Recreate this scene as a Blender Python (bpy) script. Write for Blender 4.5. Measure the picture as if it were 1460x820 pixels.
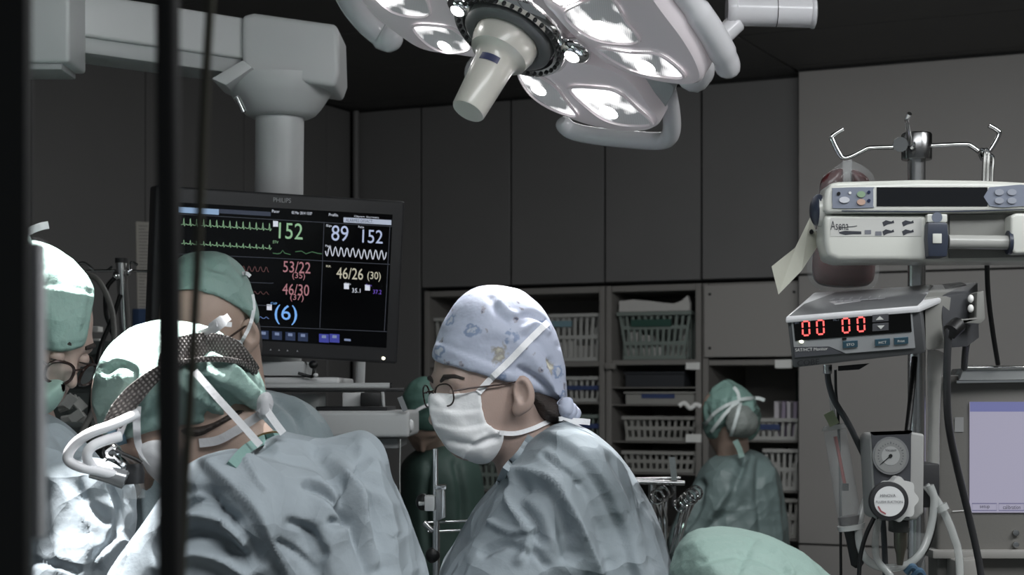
import bpy, bmesh, math, random
import numpy as np
from mathutils import Vector, Matrix
from mathutils.bvhtree import BVHTree

for o in list(bpy.data.objects): bpy.data.objects.remove(o, do_unlink=True)
SC = bpy.context.scene
COL = SC.collection
random.seed(4); RNG = np.random.default_rng(4)

# ------------------------------------------------------------ camera
FPX, CX, HY, CAMZ = 2500.0, 730.0, 565.0, 1.6      # focal length in px, principal column, horizon row, eye height
cd = bpy.data.cameras.new('camera'); cam = bpy.data.objects.new('camera', cd); COL.objects.link(cam)
cam.location = (0, 0, CAMZ); cam.rotation_euler = (math.pi / 2, 0, 0)
cd.sensor_width = 36; cd.lens = FPX * 36 / 1460; cd.shift_y = (HY - 410) / 1460
cd.clip_start = 0.05
cd.dof.use_dof = True; cd.dof.focus_distance = 2.55; cd.dof.aperture_fstop = 11
SC.camera = cam
SC.view_settings.view_transform = 'Standard'; SC.view_settings.look = 'None'
SC.view_settings.gamma = 1; SC.view_settings.exposure = 0; SC.view_settings.use_curve_mapping = False

# ------------------------------------------------------------ world and large lights
wd = bpy.data.worlds.new('world'); SC.world = wd; wd.use_nodes = True
wd.node_tree.nodes['Background'].inputs[0].default_value = (0.86, 0.95, 1.0, 1)
wd.node_tree.nodes['Background'].inputs[1].default_value = 0.16

def area(name, loc, target, sx, sy, power, col=(1, 1, 1)):
    l = bpy.data.lights.new(name, 'AREA'); l.shape = 'RECTANGLE'; l.size = sx; l.size_y = sy; l.energy = power; l.color = col
    o = bpy.data.objects.new(name, l); COL.objects.link(o); o.location = loc
    o.rotation_euler = (Vector(target) - Vector(loc)).to_track_quat('-Z', 'Y').to_euler()
    return o
area('fill_light_front', (0.4, 1.05, 2.76), (0.35, 1.6, 0), 1.6, 0.5, 27, (0.95, 0.98, 1))  # unseen fill, added to lift the masks and gowns facing the camera
area('fill_light_right', (1.7, 1.7, 2.76), (1.5, 2.7, 0), 1.0, 0.6, 34, (0.97, 0.99, 1))  # added fill out of view, brightens the right wall and devices
area('fill_light_rear', (0.6, 4.3, 2.76), (0.7, 5.2, 0), 1.2, 0.5, 26, (0.97, 0.99, 1))  # extra fill above the frame, added to brighten the back wall

def spot(name, loc, target, power, angle, blend=0.5, rad=0.08, col=(1, 1, 1)):
    l = bpy.data.lights.new(name, 'SPOT'); l.energy = power; l.spot_size = math.radians(angle); l.spot_blend = blend
    l.shadow_soft_size = rad; l.color = col
    o = bpy.data.objects.new(name, l); COL.objects.link(o); o.location = loc
    o.rotation_euler = (Vector(target) - Vector(loc)).to_track_quat('-Z', 'Y').to_euler()
    return o
# the beams of the surgical lamp's two lower pods (the lamp body is built further down)
spot('surgical_beam', (0.0, 2.66, 2.02), (0.0, 2.50, 1.2), 38, 58, 0.5, 0.05)
# beams of two pods of the twin surgical lamp that hangs over the patient, above the frame
spot('twin_lamp_beam_rear', (-0.80, 2.76, 2.78), (-0.69, 2.62, 1.8), 650, 16, 0.45, 0.08)
spot('twin_lamp_beam_front', (-0.38, 2.30, 2.78), (-0.50, 2.20, 1.68), 1500, 15.5, 0.45, 0.08)
# ------------------------------------------------------------ helpers
def P(x, y, D): return Vector(((x - CX) * D / FPX, D, CAMZ - (y - HY) * D / FPX))
def px(v): return (CX + FPX * v[0] / v[1], HY - FPX * (v[2] - CAMZ) / v[1])
def lin(c):
    return tuple(((v / 255) / 12.92 if v / 255 <= 0.04045 else ((v / 255 + 0.055) / 1.055) ** 2.4) for v in c) + (1,)

MATS = {}
def mat(name, rgb, rough=0.5, metal=0.0, bump=0.0, bscale=60, noise=0.0, nscale=8, emit=0.0, alpha=1.0, trans=0.0, spec=0.5, coat=0.0, stretch=None, sss=0.0, crink=0.0):
    if name in MATS: return MATS[name]
    m = bpy.data.materials.new(name); m.use_nodes = True; nt = m.node_tree; b = nt.nodes['Principled BSDF']
    c = lin(rgb); I = b.inputs
    I['Base Color'].default_value = c; I['Roughness'].default_value = rough; I['Metallic'].default_value = metal
    I['Specular IOR Level'].default_value = spec; I['Coat Weight'].default_value = coat
    I['Alpha'].default_value = alpha; I['Transmission Weight'].default_value = trans
    if emit: I['Emission Color'].default_value = c; I['Emission Strength'].default_value = emit
    if emit and name.startswith('glow'): I['Base Color'].default_value = tuple(v * .12 for v in c[:3]) + (1,)
    if sss: I['Subsurface Weight'].default_value = sss; I['Subsurface Radius'].default_value = (.01, .006, .004)
    if bump or noise or crink:
        tc = nt.nodes.new('ShaderNodeTexCoord'); mp = nt.nodes.new('ShaderNodeMapping')
        nt.links.new(tc.outputs['Object'], mp.inputs[0])
        if stretch: mp.inputs['Scale'].default_value = stretch
    if noise:
        n = nt.nodes.new('ShaderNodeTexNoise'); n.inputs['Scale'].default_value = nscale; n.inputs['Detail'].default_value = 5
        nt.links.new(mp.outputs[0], n.inputs['Vector'])
        mr = nt.nodes.new('ShaderNodeMapRange'); mr.inputs[1].default_value = .25; mr.inputs[2].default_value = .75
        mr.inputs[3].default_value = 1 - noise; mr.inputs[4].default_value = 1 + noise
        nt.links.new(n.outputs['Fac'], mr.inputs[0])
        mx = nt.nodes.new('ShaderNodeVectorMath'); mx.operation = 'SCALE'; mx.inputs[0].default_value = c[:3]
        nt.links.new(mr.outputs[0], mx.inputs['Scale']); nt.links.new(mx.outputs[0], I['Base Color'])
    if bump:
        n = nt.nodes.new('ShaderNodeTexNoise'); n.inputs['Scale'].default_value = bscale; n.inputs['Detail'].default_value = 4
        nt.links.new(mp.outputs[0], n.inputs['Vector'])
        bp = nt.nodes.new('ShaderNodeBump'); bp.inputs['Strength'].default_value = bump; bp.inputs['Distance'].default_value = .01
        nt.links.new(n.outputs['Fac'], bp.inputs['Height']); nt.links.new(bp.outputs[0], I['Normal'])
        if crink:      # creased sheet: warped cells give flat facets with sharp folds
            hs = []
            for sc, w in ((9, 1.0), (21, .45)):
                wn = nt.nodes.new('ShaderNodeTexNoise'); wn.inputs['Scale'].default_value = sc * .6; nt.links.new(mp.outputs[0], wn.inputs['Vector'])
                ad = nt.nodes.new('ShaderNodeVectorMath'); ad.operation = 'MULTIPLY_ADD'; ad.inputs[1].default_value = (1.2 / sc,) * 3
                nt.links.new(wn.outputs['Color'], ad.inputs[0]); nt.links.new(mp.outputs[0], ad.inputs[2])
                v = nt.nodes.new('ShaderNodeTexVoronoi'); v.inputs['Scale'].default_value = sc; nt.links.new(ad.outputs[0], v.inputs['Vector'])
                mu = nt.nodes.new('ShaderNodeMath'); mu.operation = 'MULTIPLY'; mu.inputs[1].default_value = w / sc; nt.links.new(v.outputs['Distance'], mu.inputs[0]); hs.append(mu)
            sm = nt.nodes.new('ShaderNodeMath'); nt.links.new(hs[0].outputs[0], sm.inputs[0]); nt.links.new(hs[1].outputs[0], sm.inputs[1])
            b2 = nt.nodes.new('ShaderNodeBump'); b2.inputs['Strength'].default_value = crink; b2.inputs['Distance'].default_value = 1.0
            nt.links.new(sm.outputs[0], b2.inputs['Height']); nt.links.new(bp.outputs[0], b2.inputs['Normal']); nt.links.new(b2.outputs[0], I['Normal'])
    MATS[name] = m; return m

def tag(o, label=None, cat=None, group=None, kind=None):
    if label: o['label'] = label
    if cat: o['category'] = cat
    if group: o['group'] = group
    if kind: o['kind'] = kind
    return o
def thing(name, label, cat, loc=(0, 0, 0), group=None):
    o = bpy.data.objects.new(name, None); COL.objects.link(o); o.location = loc; o.empty_display_size = .05
    return tag(o, label, cat, group)
def attach(o, parent):
    if parent is not None:
        o.parent = parent
        if parent.parent is None: o.matrix_parent_inverse = Matrix.Translation(parent.location).inverted()
    return o
def link(name, me, m, parent=None, smooth=True):
    o = bpy.data.objects.new(name, me); COL.objects.link(o)
    if m is not None: me.materials.append(m)
    if smooth: me.polygons.foreach_set('use_smooth', [True] * len(me.polygons))
    return attach(o, parent)

class MB:
    """collects simple shapes and links them as ONE mesh object"""
    def __init__(s): s.v = []; s.f = []
    def add(s, v, f):
        b = len(s.v); s.v += [tuple(p) for p in v]; s.f += [tuple(i + b for i in q) for q in f]; return s
    def hexa(s, p):    # p: front TL TR BR BL, back TL TR BR BL
        return s.add(p, [(0, 3, 2, 1), (4, 5, 6, 7), (0, 1, 5, 4), (3, 7, 6, 2), (0, 4, 7, 3), (1, 2, 6, 5)])
    def box(s, c, h, ax=None):
        ax = ax or (Vector((1, 0, 0)), Vector((0, 1, 0)), Vector((0, 0, 1))); c = Vector(c)
        q = lambda i, j, k: c + ax[0] * h[0] * i + ax[1] * h[1] * j + ax[2] * h[2] * k
        return s.hexa([q(-1, -1, 1), q(1, -1, 1), q(1, -1, -1), q(-1, -1, -1), q(-1, 1, 1), q(1, 1, 1), q(1, 1, -1), q(-1, 1, -1)])
    def tube(s, pts, r, n=10, caps=True):
        pts = [Vector(p) for p in pts]; R = r if isinstance(r, (list, tuple)) else [r] * len(pts)
        rings = []; up = None
        for i, p in enumerate(pts):
            t = (pts[min(i + 1, len(pts) - 1)] - pts[max(i - 1, 0)]).normalized()
            if up is None:
                up = Vector((0, 0, 1)) if abs(t.z) < .9 else Vector((0, 1, 0))
            a = t.cross(up).normalized(); up = a.cross(t).normalized()
            rings.append([p + (a * math.cos(2 * math.pi * k / n) + up * math.sin(2 * math.pi * k / n)) * R[i] for k in range(n)])
        v = [q for r_ in rings for q in r_]; f = []
        for i in range(len(pts) - 1):
            for k in range(n):
                f.append((i * n + k, i * n + (k + 1) % n, (i + 1) * n + (k + 1) % n, (i + 1) * n + k))
        if caps: f.append(tuple(range(n - 1, -1, -1))); f.append(tuple(range((len(pts) - 1) * n, len(pts) * n)))
        return s.add(v, f)
    def lathe(s, prof, o, axis, n=32, ell=None):      # prof: (dist along axis, radius)
        o = Vector(o); ax = Vector(axis).normalized(); a = ax.orthogonal().normalized(); b = ax.cross(a)
        v = []; f = []
        for h, r in prof:
            for k in range(n):
                t = 2 * math.pi * k / n; v.append(o + ax * h + (a * math.cos(t) + b * math.sin(t)) * r)
        for i in range(len(prof) - 1):
            for k in range(n): f.append((i * n + k, i * n + (k + 1) % n, (i + 1) * n + (k + 1) % n, (i + 1) * n + k))
        f.append(tuple(range(n - 1, -1, -1))); f.append(tuple(range((len(prof) - 1) * n, len(prof) * n)))
        return s.add(v, f)
    def ell(s, c, r, ax=None, n=20, m=12):
        ax = ax or (Vector((1, 0, 0)), Vector((0, 1, 0)), Vector((0, 0, 1))); c = Vector(c); v = []; f = []
        for i in range(1, m):
            t = math.pi * i / m
            for k in range(n):
                p = 2 * math.pi * k / n
                v.append(c + ax[0] * r[0] * math.sin(t) * math.cos(p) + ax[1] * r[1] * math.sin(t) * math.sin(p) + ax[2] * r[2] * math.cos(t))
        v.append(c + ax[2] * r[2]); v.append(c - ax[2] * r[2]); T = len(v) - 2
        for i in range(m - 2):
            for k in range(n): f.append((i * n + k, (i + 1) * n + k, (i + 1) * n + (k + 1) % n, i * n + (k + 1) % n))
        for k in range(n):
            f.append((T, k, (k + 1) % n)); f.append((T + 1, (m - 2) * n + (k + 1) % n, (m - 2) * n + k))
        return s.add(v, f)
    def prism(s, front, back):
        n = len(front); f = [tuple(range(n)), tuple(range(2 * n - 1, n - 1, -1))]
        for i in range(n): f.append((i, n + i, n + (i + 1) % n, (i + 1) % n))
        return s.add(list(front) + list(back), f)
    def strip(s, pts, wid, thick, view=True):       # flat ribbon lying across the view or given width vectors
        pts = [Vector(p) for p in pts]; v = []; f = []
        for i, p in enumerate(pts):
            t = (pts[min(i + 1, len(pts) - 1)] - pts[max(i - 1, 0)]).normalized()
            vd = (p - Vector((0, 0, CAMZ))).normalized(); a = t.cross(vd).normalized(); w = wid[i] if isinstance(wid, (list, tuple)) else wid
            nn = a.cross(t).normalized()
            for q in (a * w / 2 + nn * thick / 2, -a * w / 2 + nn * thick / 2, -a * w / 2 - nn * thick / 2, a * w / 2 - nn * thick / 2): v.append(p + q)
        for i in range(len(pts) - 1):
            for k in range(4): f.append((i * 4 + k, i * 4 + (k + 1) % 4, i * 4 + 4 + (k + 1) % 4, i * 4 + 4 + k))
        e = len(pts) * 4 - 4; f.append((3, 2, 1, 0)); f.append((e, e + 1, e + 2, e + 3))
        return s.add(v, f)
    def mesh(s, name, bevel=0, seg=2, fix=True):
        me = bpy.data.meshes.new(name); me.from_pydata(s.v, [], s.f)
        bm = bmesh.new(); bm.from_mesh(me)
        if fix: bmesh.ops.recalc_face_normals(bm, faces=bm.faces)
        if bevel:
            es = [e for e in bm.edges if len(e.link_faces) == 2 and e.calc_face_angle(0) > .5]
            bmesh.ops.bevel(bm, geom=es, offset=bevel, segments=seg, profile=.6, affect='EDGES', clamp_overlap=True)
        bm.to_mesh(me); bm.free(); return me
    def build(s, name, m, parent=None, bevel=0, seg=2, smooth=None):
        me = s.mesh(name, bevel, seg); o = link(name, me, m, parent, smooth=True)
        try: me.set_sharp_from_angle(angle=math.radians(38))
        except Exception: pass
        return o

def spline(pts, n=8, closed=False):
    pts = [np.array(p, float) for p in pts]; N = len(pts); out = []
    rng = range(N) if closed else range(N - 1)
    for i in rng:
        if closed: p0, p1, p2, p3 = pts[i - 1], pts[i], pts[(i + 1) % N], pts[(i + 2) % N]
        else: p0, p1, p2, p3 = pts[max(i - 1, 0)], pts[i], pts[i + 1], pts[min(i + 2, N - 1)]
        for k in range(n):
            t = k / n
            out.append(.5 * (2 * p1 + (p2 - p0) * t + (2 * p0 - 5 * p1 + 4 * p2 - p3) * t * t + (3 * p1 - p0 - 3 * p2 + p3) * t ** 3))
    if not closed: out.append(pts[-1])
    return out
def PS(pts, n=8):      # smooth path through (pixel x, pixel y, distance)
    return [P(*p) for p in spline(pts, n)]

class Plane:
    def __init__(s, p, n):
        s.p = Vector(p); s.n = Vector(n).normalized()
        if s.n.dot(Vector((0, 0, CAMZ)) - s.p) < 0: s.n = -s.n
    @classmethod
    def of(c, a, b, d): return c(a, (b - a).cross(d - a))
    def hit(s, x, y, h=0):
        d = P(x, y, 1) - Vector((0, 0, CAMZ)); o = Vector((0, 0, CAMZ)); q = s.p + s.n * h
        return o + d * ((q - o).dot(s.n) / d.dot(s.n))
    def slab(s, poly, h0, h1):     # polygon in pixels -> prism between two offsets, thickness square to the plane
        a = [s.hit(x, y, h1) for x, y in poly]; b = [p - s.n * (h1 - h0) for p in a]
        return MB().prism(a, b)
    def line(s, pts, w, h=.001, closed=False):
        pts = [np.array(p, float) for p in pts]; v = []; f = []
        N = len(pts)
        for i in range(N):
            if closed: d = pts[(i + 1) % N] - pts[i - 1]
            else: d = pts[min(i + 1, N - 1)] - pts[max(i - 1, 0)]
            d = d / (np.linalg.norm(d) + 1e-9); nrm = np.array((-d[1], d[0])) * w / 2
            v += [s.hit(*(pts[i] + nrm), h), s.hit(*(pts[i] - nrm), h)]
        for i in range(N if closed else N - 1): j = (i + 1) % N; f.append((2 * i, 2 * i + 1, 2 * j + 1, 2 * j))
        return MB().add(v, f)
def rect(x0, y0, x1, y1, sl=0.0, lean=0.0):    # pixel rectangle with sloping rows and leaning columns
    return [(x0, y0), (x1, y0 + sl * (x1 - x0)), (x1 + lean * (y1 - y0), y1 + sl * (x1 - x0)), (x0 + lean * (y1 - y0), y1)]
def disc(cx, cy, rx, ry=None, n=24, rot=0):
    ry = ry or rx; c, s_ = math.cos(rot), math.sin(rot)
    return [(cx + rx * math.cos(t) * c - ry * math.sin(t) * s_, cy + rx * math.cos(t) * s_ + ry * math.sin(t) * c) for t in [2 * math.pi * k / n for k in range(n)]]
_tc = {}
def text2d(t):
    if t not in _tc:
        c = bpy.data.curves.new('t', 'FONT'); c.body = t; c.resolution_u = 3; o = bpy.data.objects.new('t', c); COL.objects.link(o)
        dg = bpy.context.evaluated_depsgraph_get(); me = bpy.data.meshes.new_from_object(o.evaluated_get(dg))
        v = np.array([(p.co.x, p.co.y) for p in me.vertices]); f = [tuple(q.vertices) for q in me.polygons]
        bpy.data.objects.remove(o); bpy.data.curves.remove(c); bpy.data.meshes.remove(me)
        mn, mx = v.min(0), v.max(0); _tc[t] = ((v - mn) / (mx - mn), f)
    return _tc[t]
def text(t, pl, x0, y0, x1, y1, m, parent, sl=0.0, h=.0015, name='lettering', lean=0.0):
    v, f = text2d(t); w, hh = x1 - x0, y1 - y0
    pts = [pl.hit(x0 + a * w + lean * (1 - b) * hh, y0 + (1 - b) * hh + sl * a * w, h) for a, b in v]
    o = MB().add(pts, f).build(name, m, parent); return o

# ---- implicit surfaces: sampled on a grid and meshed with surface nets
class Map2D:
    def __init__(s, x0, y0, x1, y1, st=2.0):
        s.x0, s.y0, s.st = x0, y0, st; s.nx = int((x1 - x0) / st) + 2; s.ny = int((y1 - y0) / st) + 2
        s.X, s.Y = np.meshgrid(x0 + st * np.arange(s.nx), y0 + st * np.arange(s.ny), indexing='ij'); s.A = np.zeros_like(s.X)
    def sample(s, x, y):
        fx = np.clip((x - s.x0) / s.st, 0, s.nx - 1.001); fy = np.clip((y - s.y0) / s.st, 0, s.ny - 1.001)
        i = fx.astype(np.int32); j = fy.astype(np.int32); a = fx - i; b = fy - j; A = s.A
        return (A[i, j] * (1 - a) + A[i + 1, j] * a) * (1 - b) + (A[i, j + 1] * (1 - a) + A[i + 1, j + 1] * a) * b
def seg_d(X, Y, pts, closed=False):
    d = np.full(X.shape, 1e9); N = len(pts)
    for i in range(N if closed else N - 1):
        a, b = pts[i], pts[(i + 1) % N]; e = b - a; L = max(e @ e, 1e-9)
        t = np.clip(((X - a[0]) * e[0] + (Y - a[1]) * e[1]) / L, 0, 1)
        d = np.minimum(d, (X - a[0] - t * e[0]) ** 2 + (Y - a[1] - t * e[1]) ** 2)
    return np.sqrt(d)
def poly_map(poly, pad=60, st=2.0, smooth=6):
    pts = spline(poly, smooth, True) if smooth else [np.array(p, float) for p in poly]
    q = np.array(pts); M = Map2D(q[:, 0].min() - pad, q[:, 1].min() - pad, q[:, 0].max() + pad, q[:, 1].max() + pad, st)
    d = seg_d(M.X, M.Y, pts, True); ins = np.zeros(M.X.shape, bool); N = len(pts)
    for i in range(N):
        a, b = pts[i], pts[(i + 1) % N]
        if a[1] == b[1]: continue
        c = ((a[1] > M.Y) != (b[1] > M.Y)) & (M.X < (b[0] - a[0]) * (M.Y - a[1]) / (b[1] - a[1]) + a[0]); ins ^= c
    M.A = np.where(ins, -d, d); return M
def inflate(poly, D, T, R, gx=0, gy=0, smooth=6, st=2.0):
    """rounded body whose outline, seen from the camera, is the polygon; half depth T, rounding radius R (metres)"""
    M = poly_map(poly, st=st, smooth=smooth); mx = np.mean([p[0] for p in poly]); my = np.mean([p[1] for p in poly])
    def f(X, Y, Z, xp, yp):
        d = -M.sample(xp, yp) * D / FPX; Dc = D + gx * (xp - mx) / 100 + gy * (yp - my) / 100
        e = np.sqrt((np.maximum(R - d, 0) / R) ** 2 + ((Y - Dc) / T) ** 2)
        return (e - 1) * min(R, T)
    return f
def clip2d(poly, D, smooth=6):
    M = poly_map(poly, smooth=smooth); return lambda X, Y, Z, xp, yp: M.sample(xp, yp) * D / FPX + 0 * Y
def OFF(f, d): return lambda *g: f(*g) - d
def wear(head, poly, D, T, R, off, gx=0, gy=0, k=.02):
    """cloth worn over a head: head surface grown by off, filled out to an outline and cut along it"""
    return AND(U(OFF(head, off), inflate(poly, D, T, R, gx, gy), k=k), clip2d(poly, D), k=.002)
def capsule(a, b, ra, rb):
    a = np.array(a); b = np.array(b); e = b - a; L = e @ e
    def f(X, Y, Z, xp, yp):
        t = np.clip(((X - a[0]) * e[0] + (Y - a[1]) * e[1] + (Z - a[2]) * e[2]) / L, 0, 1)
        return np.sqrt((X - a[0] - t * e[0]) ** 2 + (Y - a[1] - t * e[1]) ** 2 + (Z - a[2] - t * e[2]) ** 2) - (ra + (rb - ra) * t)
    return f
def ellipsoid(c, r, ax=None):
    c = np.array(c); ax = np.array(ax) if ax is not None else np.eye(3); mr = min(r)
    def f(X, Y, Z, xp, yp):
        q = 0; q2 = 0
        for k in range(3):
            t = (X - c[0]) * ax[k][0] + (Y - c[1]) * ax[k][1] + (Z - c[2]) * ax[k][2]; q = q + (t / r[k]) ** 2; q2 = q2 + (t / r[k] ** 2) ** 2
        k0 = np.sqrt(q); return k0 * (k0 - 1) / np.maximum(np.sqrt(q2), 1e-6)
    return f
def halfspace(p, n):
    p = np.array(p); n = np.array(n) / np.linalg.norm(n)
    return lambda X, Y, Z, xp, yp: (X - p[0]) * n[0] + (Y - p[1]) * n[1] + (Z - p[2]) * n[2]
def smin(a, b, k):
    if k <= 0: return np.minimum(a, b)
    h = np.clip(.5 + .5 * (b - a) / k, 0, 1); return b + (a - b) * h - k * h * (1 - h)
def smax(a, b, k): return -smin(-a, -b, k)
def U(*fs, k=.02):
    def f(*g):
        r = fs[0](*g)
        for q in fs[1:]: r = smin(r, q(*g), k)
        return r
    return f
def SUB(a, b, k=.01): return lambda *g: smax(a(*g), -b(*g), k)
def AND(a, b, k=.004): return lambda *g: smax(a(*g), b(*g), k)
EDG = [(0, 1), (2, 3), (4, 5), (6, 7), (0, 2), (1, 3), (4, 6), (5, 7), (0, 4), (1, 5), (2, 6), (3, 7)]   # corner index = x*4+y*2+z
def surfnet(f, lo, hi, h, zfine=None, hz=.03):
    xs = np.arange(lo[0], hi[0] + h, h); ys = np.arange(lo[1], hi[1] + h, h)
    if zfine is None: zs = np.arange(lo[2], hi[2] + h, h)
    else: zs = np.concatenate([np.arange(lo[2], zfine, hz), np.arange(zfine, hi[2] + h, h)])
    X, Y, Z = np.meshgrid(xs, ys, zs, indexing='ij', sparse=True)
    xp = CX + FPX * X / Y + 0 * Z; yp = HY - FPX * (Z - CAMZ) / Y + 0 * X
    F = np.broadcast_to(f(X, Y, Z, xp, yp), (len(xs), len(ys), len(zs)))
    S = F < 0; nx, ny, nz = F.shape
    cs = [(i, j, k) for i in (0, 1) for j in (0, 1) for k in (0, 1)]
    sl = lambda A, c: A[c[0]:nx - 1 + c[0], c[1]:ny - 1 + c[1], c[2]:nz - 1 + c[2]]
    cnt = sum(sl(S, c).astype(np.int8) for c in cs); act = (cnt > 0) & (cnt < 8)
    ids = np.argwhere(act); V = np.array([F[ids[:, 0] + c[0], ids[:, 1] + c[1], ids[:, 2] + c[2]] for c in cs])
    acc = np.zeros((len(ids), 3)); num = np.zeros(len(ids))
    for a, b in EDG:
        m = (V[a] < 0) != (V[b] < 0); t = np.where(m, V[a] / np.where(m, V[a] - V[b], 1), 0)[:, None]
        acc += np.where(m[:, None], np.array(cs[a]) + t * (np.array(cs[b]) - np.array(cs[a])), 0); num += m
    q = acc / num[:, None]
    co = np.empty_like(q)
    for ax, g in enumerate((xs, ys, zs)): co[:, ax] = g[ids[:, ax]] + q[:, ax] * (g[ids[:, ax] + 1] - g[ids[:, ax]])
    idx = np.full(act.shape, -1, np.int64); idx[act] = np.arange(len(ids)); quads = []
    for ax in range(3):
        o = [a for a in range(3) if a != ax]
        A = np.take(S, range(0, F.shape[ax] - 1), ax); B = np.take(S, range(1, F.shape[ax]), ax); c = np.argwhere(A != B)
        c = c[(c[:, o[0]] > 0) & (c[:, o[1]] > 0) & (c[:, o[0]] < F.shape[o[0]] - 1) & (c[:, o[1]] < F.shape[o[1]] - 1)]
        if not len(c): continue
        s = A[c[:, 0], c[:, 1], c[:, 2]]
        def g(d0, d1):
            e = c.copy(); e[:, o[0]] -= d0; e[:, o[1]] -= d1; return idx[e[:, 0], e[:, 1], e[:, 2]]
        Q = np.stack([g(1, 1), g(0, 1), g(0, 0), g(1, 0)], 1)
        fl = s if ax != 1 else ~s
        Q[~fl] = Q[~fl][:, ::-1]; quads.append(Q)
    return co, np.concatenate(quads)
def mesh_np(name, co, q):
    me = bpy.data.meshes.new(name); me.vertices.add(len(co)); me.vertices.foreach_set('co', co.astype(np.float32).ravel())
    me.loops.add(len(q) * 4); me.loops.foreach_set('vertex_index', q.astype(np.int32).ravel())
    me.polygons.add(len(q)); me.polygons.foreach_set('loop_start', np.arange(0, len(q) * 4, 4, dtype=np.int32))
    me.polygons.foreach_set('loop_total', np.full(len(q), 4, np.int32)); me.update(calc_edges=True); me.validate(); return me
_perm = RNG.random((32, 32, 32))
def vnoise(p):
    i = np.floor(p).astype(int); f = p - i; f = f * f * (3 - 2 * f); r = 0
    for a in (0, 1):
        for b in (0, 1):
            for c in (0, 1):
                w = (f[:, 0] if a else 1 - f[:, 0]) * (f[:, 1] if b else 1 - f[:, 1]) * (f[:, 2] if c else 1 - f[:, 2])
                r = r + w * _perm[(i[:, 0] + a) % 32, (i[:, 1] + b) % 32, (i[:, 2] + c) % 32]
    return r * 2 - 1
def relax(co, q, it):
    for _ in range(it):
        s = np.zeros_like(co); n = np.zeros(len(co))
        for a, b in ((0, 1), (1, 2), (2, 3), (3, 0)):
            np.add.at(s, q[:, a], co[q[:, b]]); np.add.at(s, q[:, b], co[q[:, a]]); np.add.at(n, q[:, a], 1); np.add.at(n, q[:, b], 1)
        co = co * .5 + .5 * s / n[:, None]
    return co
def biggest(co, q):
    lab = np.arange(len(co))
    while True:      # flood the smallest index through each connected piece
        m = lab[q].min(1); new = lab.copy()
        for k in range(4): np.minimum.at(new, q[:, k], m)
        new = new[new]
        if (new == lab).all(): break
        lab = new
    u, n = np.unique(lab, return_counts=True)
    if len(u) == 1: return co, q
    keep = lab == u[n.argmax()]; idx = np.cumsum(keep) - 1
    return co[keep], idx[q[keep[q[:, 0]]]]
def implicit(name, f, lo, hi, h, m, parent, zfine=None, folds=(), crumple=0, cs=14, fine=0, it=1, D=1, hz=.03, seed=0, zmin=None):
    """folds: (kind, pixel polyline, width px, height m); positive = ridge, 'step' raises everything to the right of the line"""
    co, q = biggest(*surfnet(f, lo, hi, h, zfine, hz)); co = relax(co, q, it)
    if folds or crumple or fine:
        me = mesh_np(name, co, q); nr = np.zeros(len(co) * 3, np.float32); me.vertices.foreach_get('normal', nr); nr = nr.reshape(-1, 3); bpy.data.meshes.remove(me)
        xp = CX + FPX * co[:, 0] / co[:, 1]; yp = HY - FPX * (co[:, 2] - CAMZ) / co[:, 1]
        view = co - np.array((0, 0, CAMZ)); view /= np.linalg.norm(view, axis=1)[:, None]
        face = np.clip(-(view * nr).sum(1) * 2.2, 0, 1); disp = np.zeros(len(co))
        for k, pts, w, hgt in folds:
            pl = spline(pts, 6); d = seg_d(xp, yp, pl)
            if k == 'fold': disp += face * hgt * 1.5 * (np.exp(-(d / w) ** 2) if hgt < 0 else .5 * np.exp(-(d / w) ** 2) + .5 * np.exp(-1.6 * d / w))
            elif k == 'vee': disp += face * hgt * 1.4 * np.maximum(0, 1 - d / w)
            else:          # step: raised on the side to the right of the drawing direction, fading away from it
                best = np.full(len(co), 1e9); sd = np.zeros(len(co))
                for i in range(len(pl) - 1):
                    a, b = pl[i], pl[i + 1]; e = b - a; L = max(np.sqrt(e @ e), 1e-6); t = np.clip(((xp - a[0]) * e[0] + (yp - a[1]) * e[1]) / L ** 2, 0, 1)
                    dd = (xp - a[0] - t * e[0]) ** 2 + (yp - a[1] - t * e[1]) ** 2; m_ = dd < best
                    best = np.where(m_, dd, best); sd = np.where(m_, -(e[0] * (yp - a[1]) - e[1] * (xp - a[0])) / L, sd)
                d = np.sqrt(best); g = .5 + .5 * np.tanh(np.clip(sd, -40, 40) / 3.5)
                disp += face * hgt * (g * np.exp(-d / w) - (1 - g) * .45 * np.exp(-(d / (w * .5)) ** 2))
        if crumple:
            off = np.array((seed * 3.1, seed * 1.7, seed * 2.3)); w = np.stack([vnoise(co * cs * .4 + 7 + off), vnoise(co * cs * .4 + 19 + off), vnoise(co * cs * .4 + 31 + off)], 1)
            st_ = np.array((1.0, .8, .5)); n1 = 1 - np.abs(vnoise(co * cs * st_ + w * 1.6 + off)) * 2.4; n2 = 1 - np.abs(vnoise(co * cs * 1.9 * st_[::-1] + w * 2.2 + 5 + off)) * 2.4
            disp += crumple * (.65 * n1 + .35 * n2)
        if fine: disp += fine * vnoise(co * 110 + 3)
        co = co + nr * disp[:, None]
    me = mesh_np(name, co, q); return link(name, me, m, parent)
def bvh(*obs):
    V = []; F = []
    for o in obs:
        b = len(V); V += [v.co.copy() for v in o.data.vertices]; F += [tuple(i + b for i in p.vertices) for p in o.data.polygons]
    return BVHTree.FromPolygons(V, F)
def surf(t, x, y, default, lift=.003):      # distance of the first surface behind a pixel
    o = Vector((0, 0, CAMZ)); d = (P(x, y, 1) - o).normalized(); h = t.ray_cast(o, d)
    if h[0] is None: return default
    return h[0].y - lift
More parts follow.
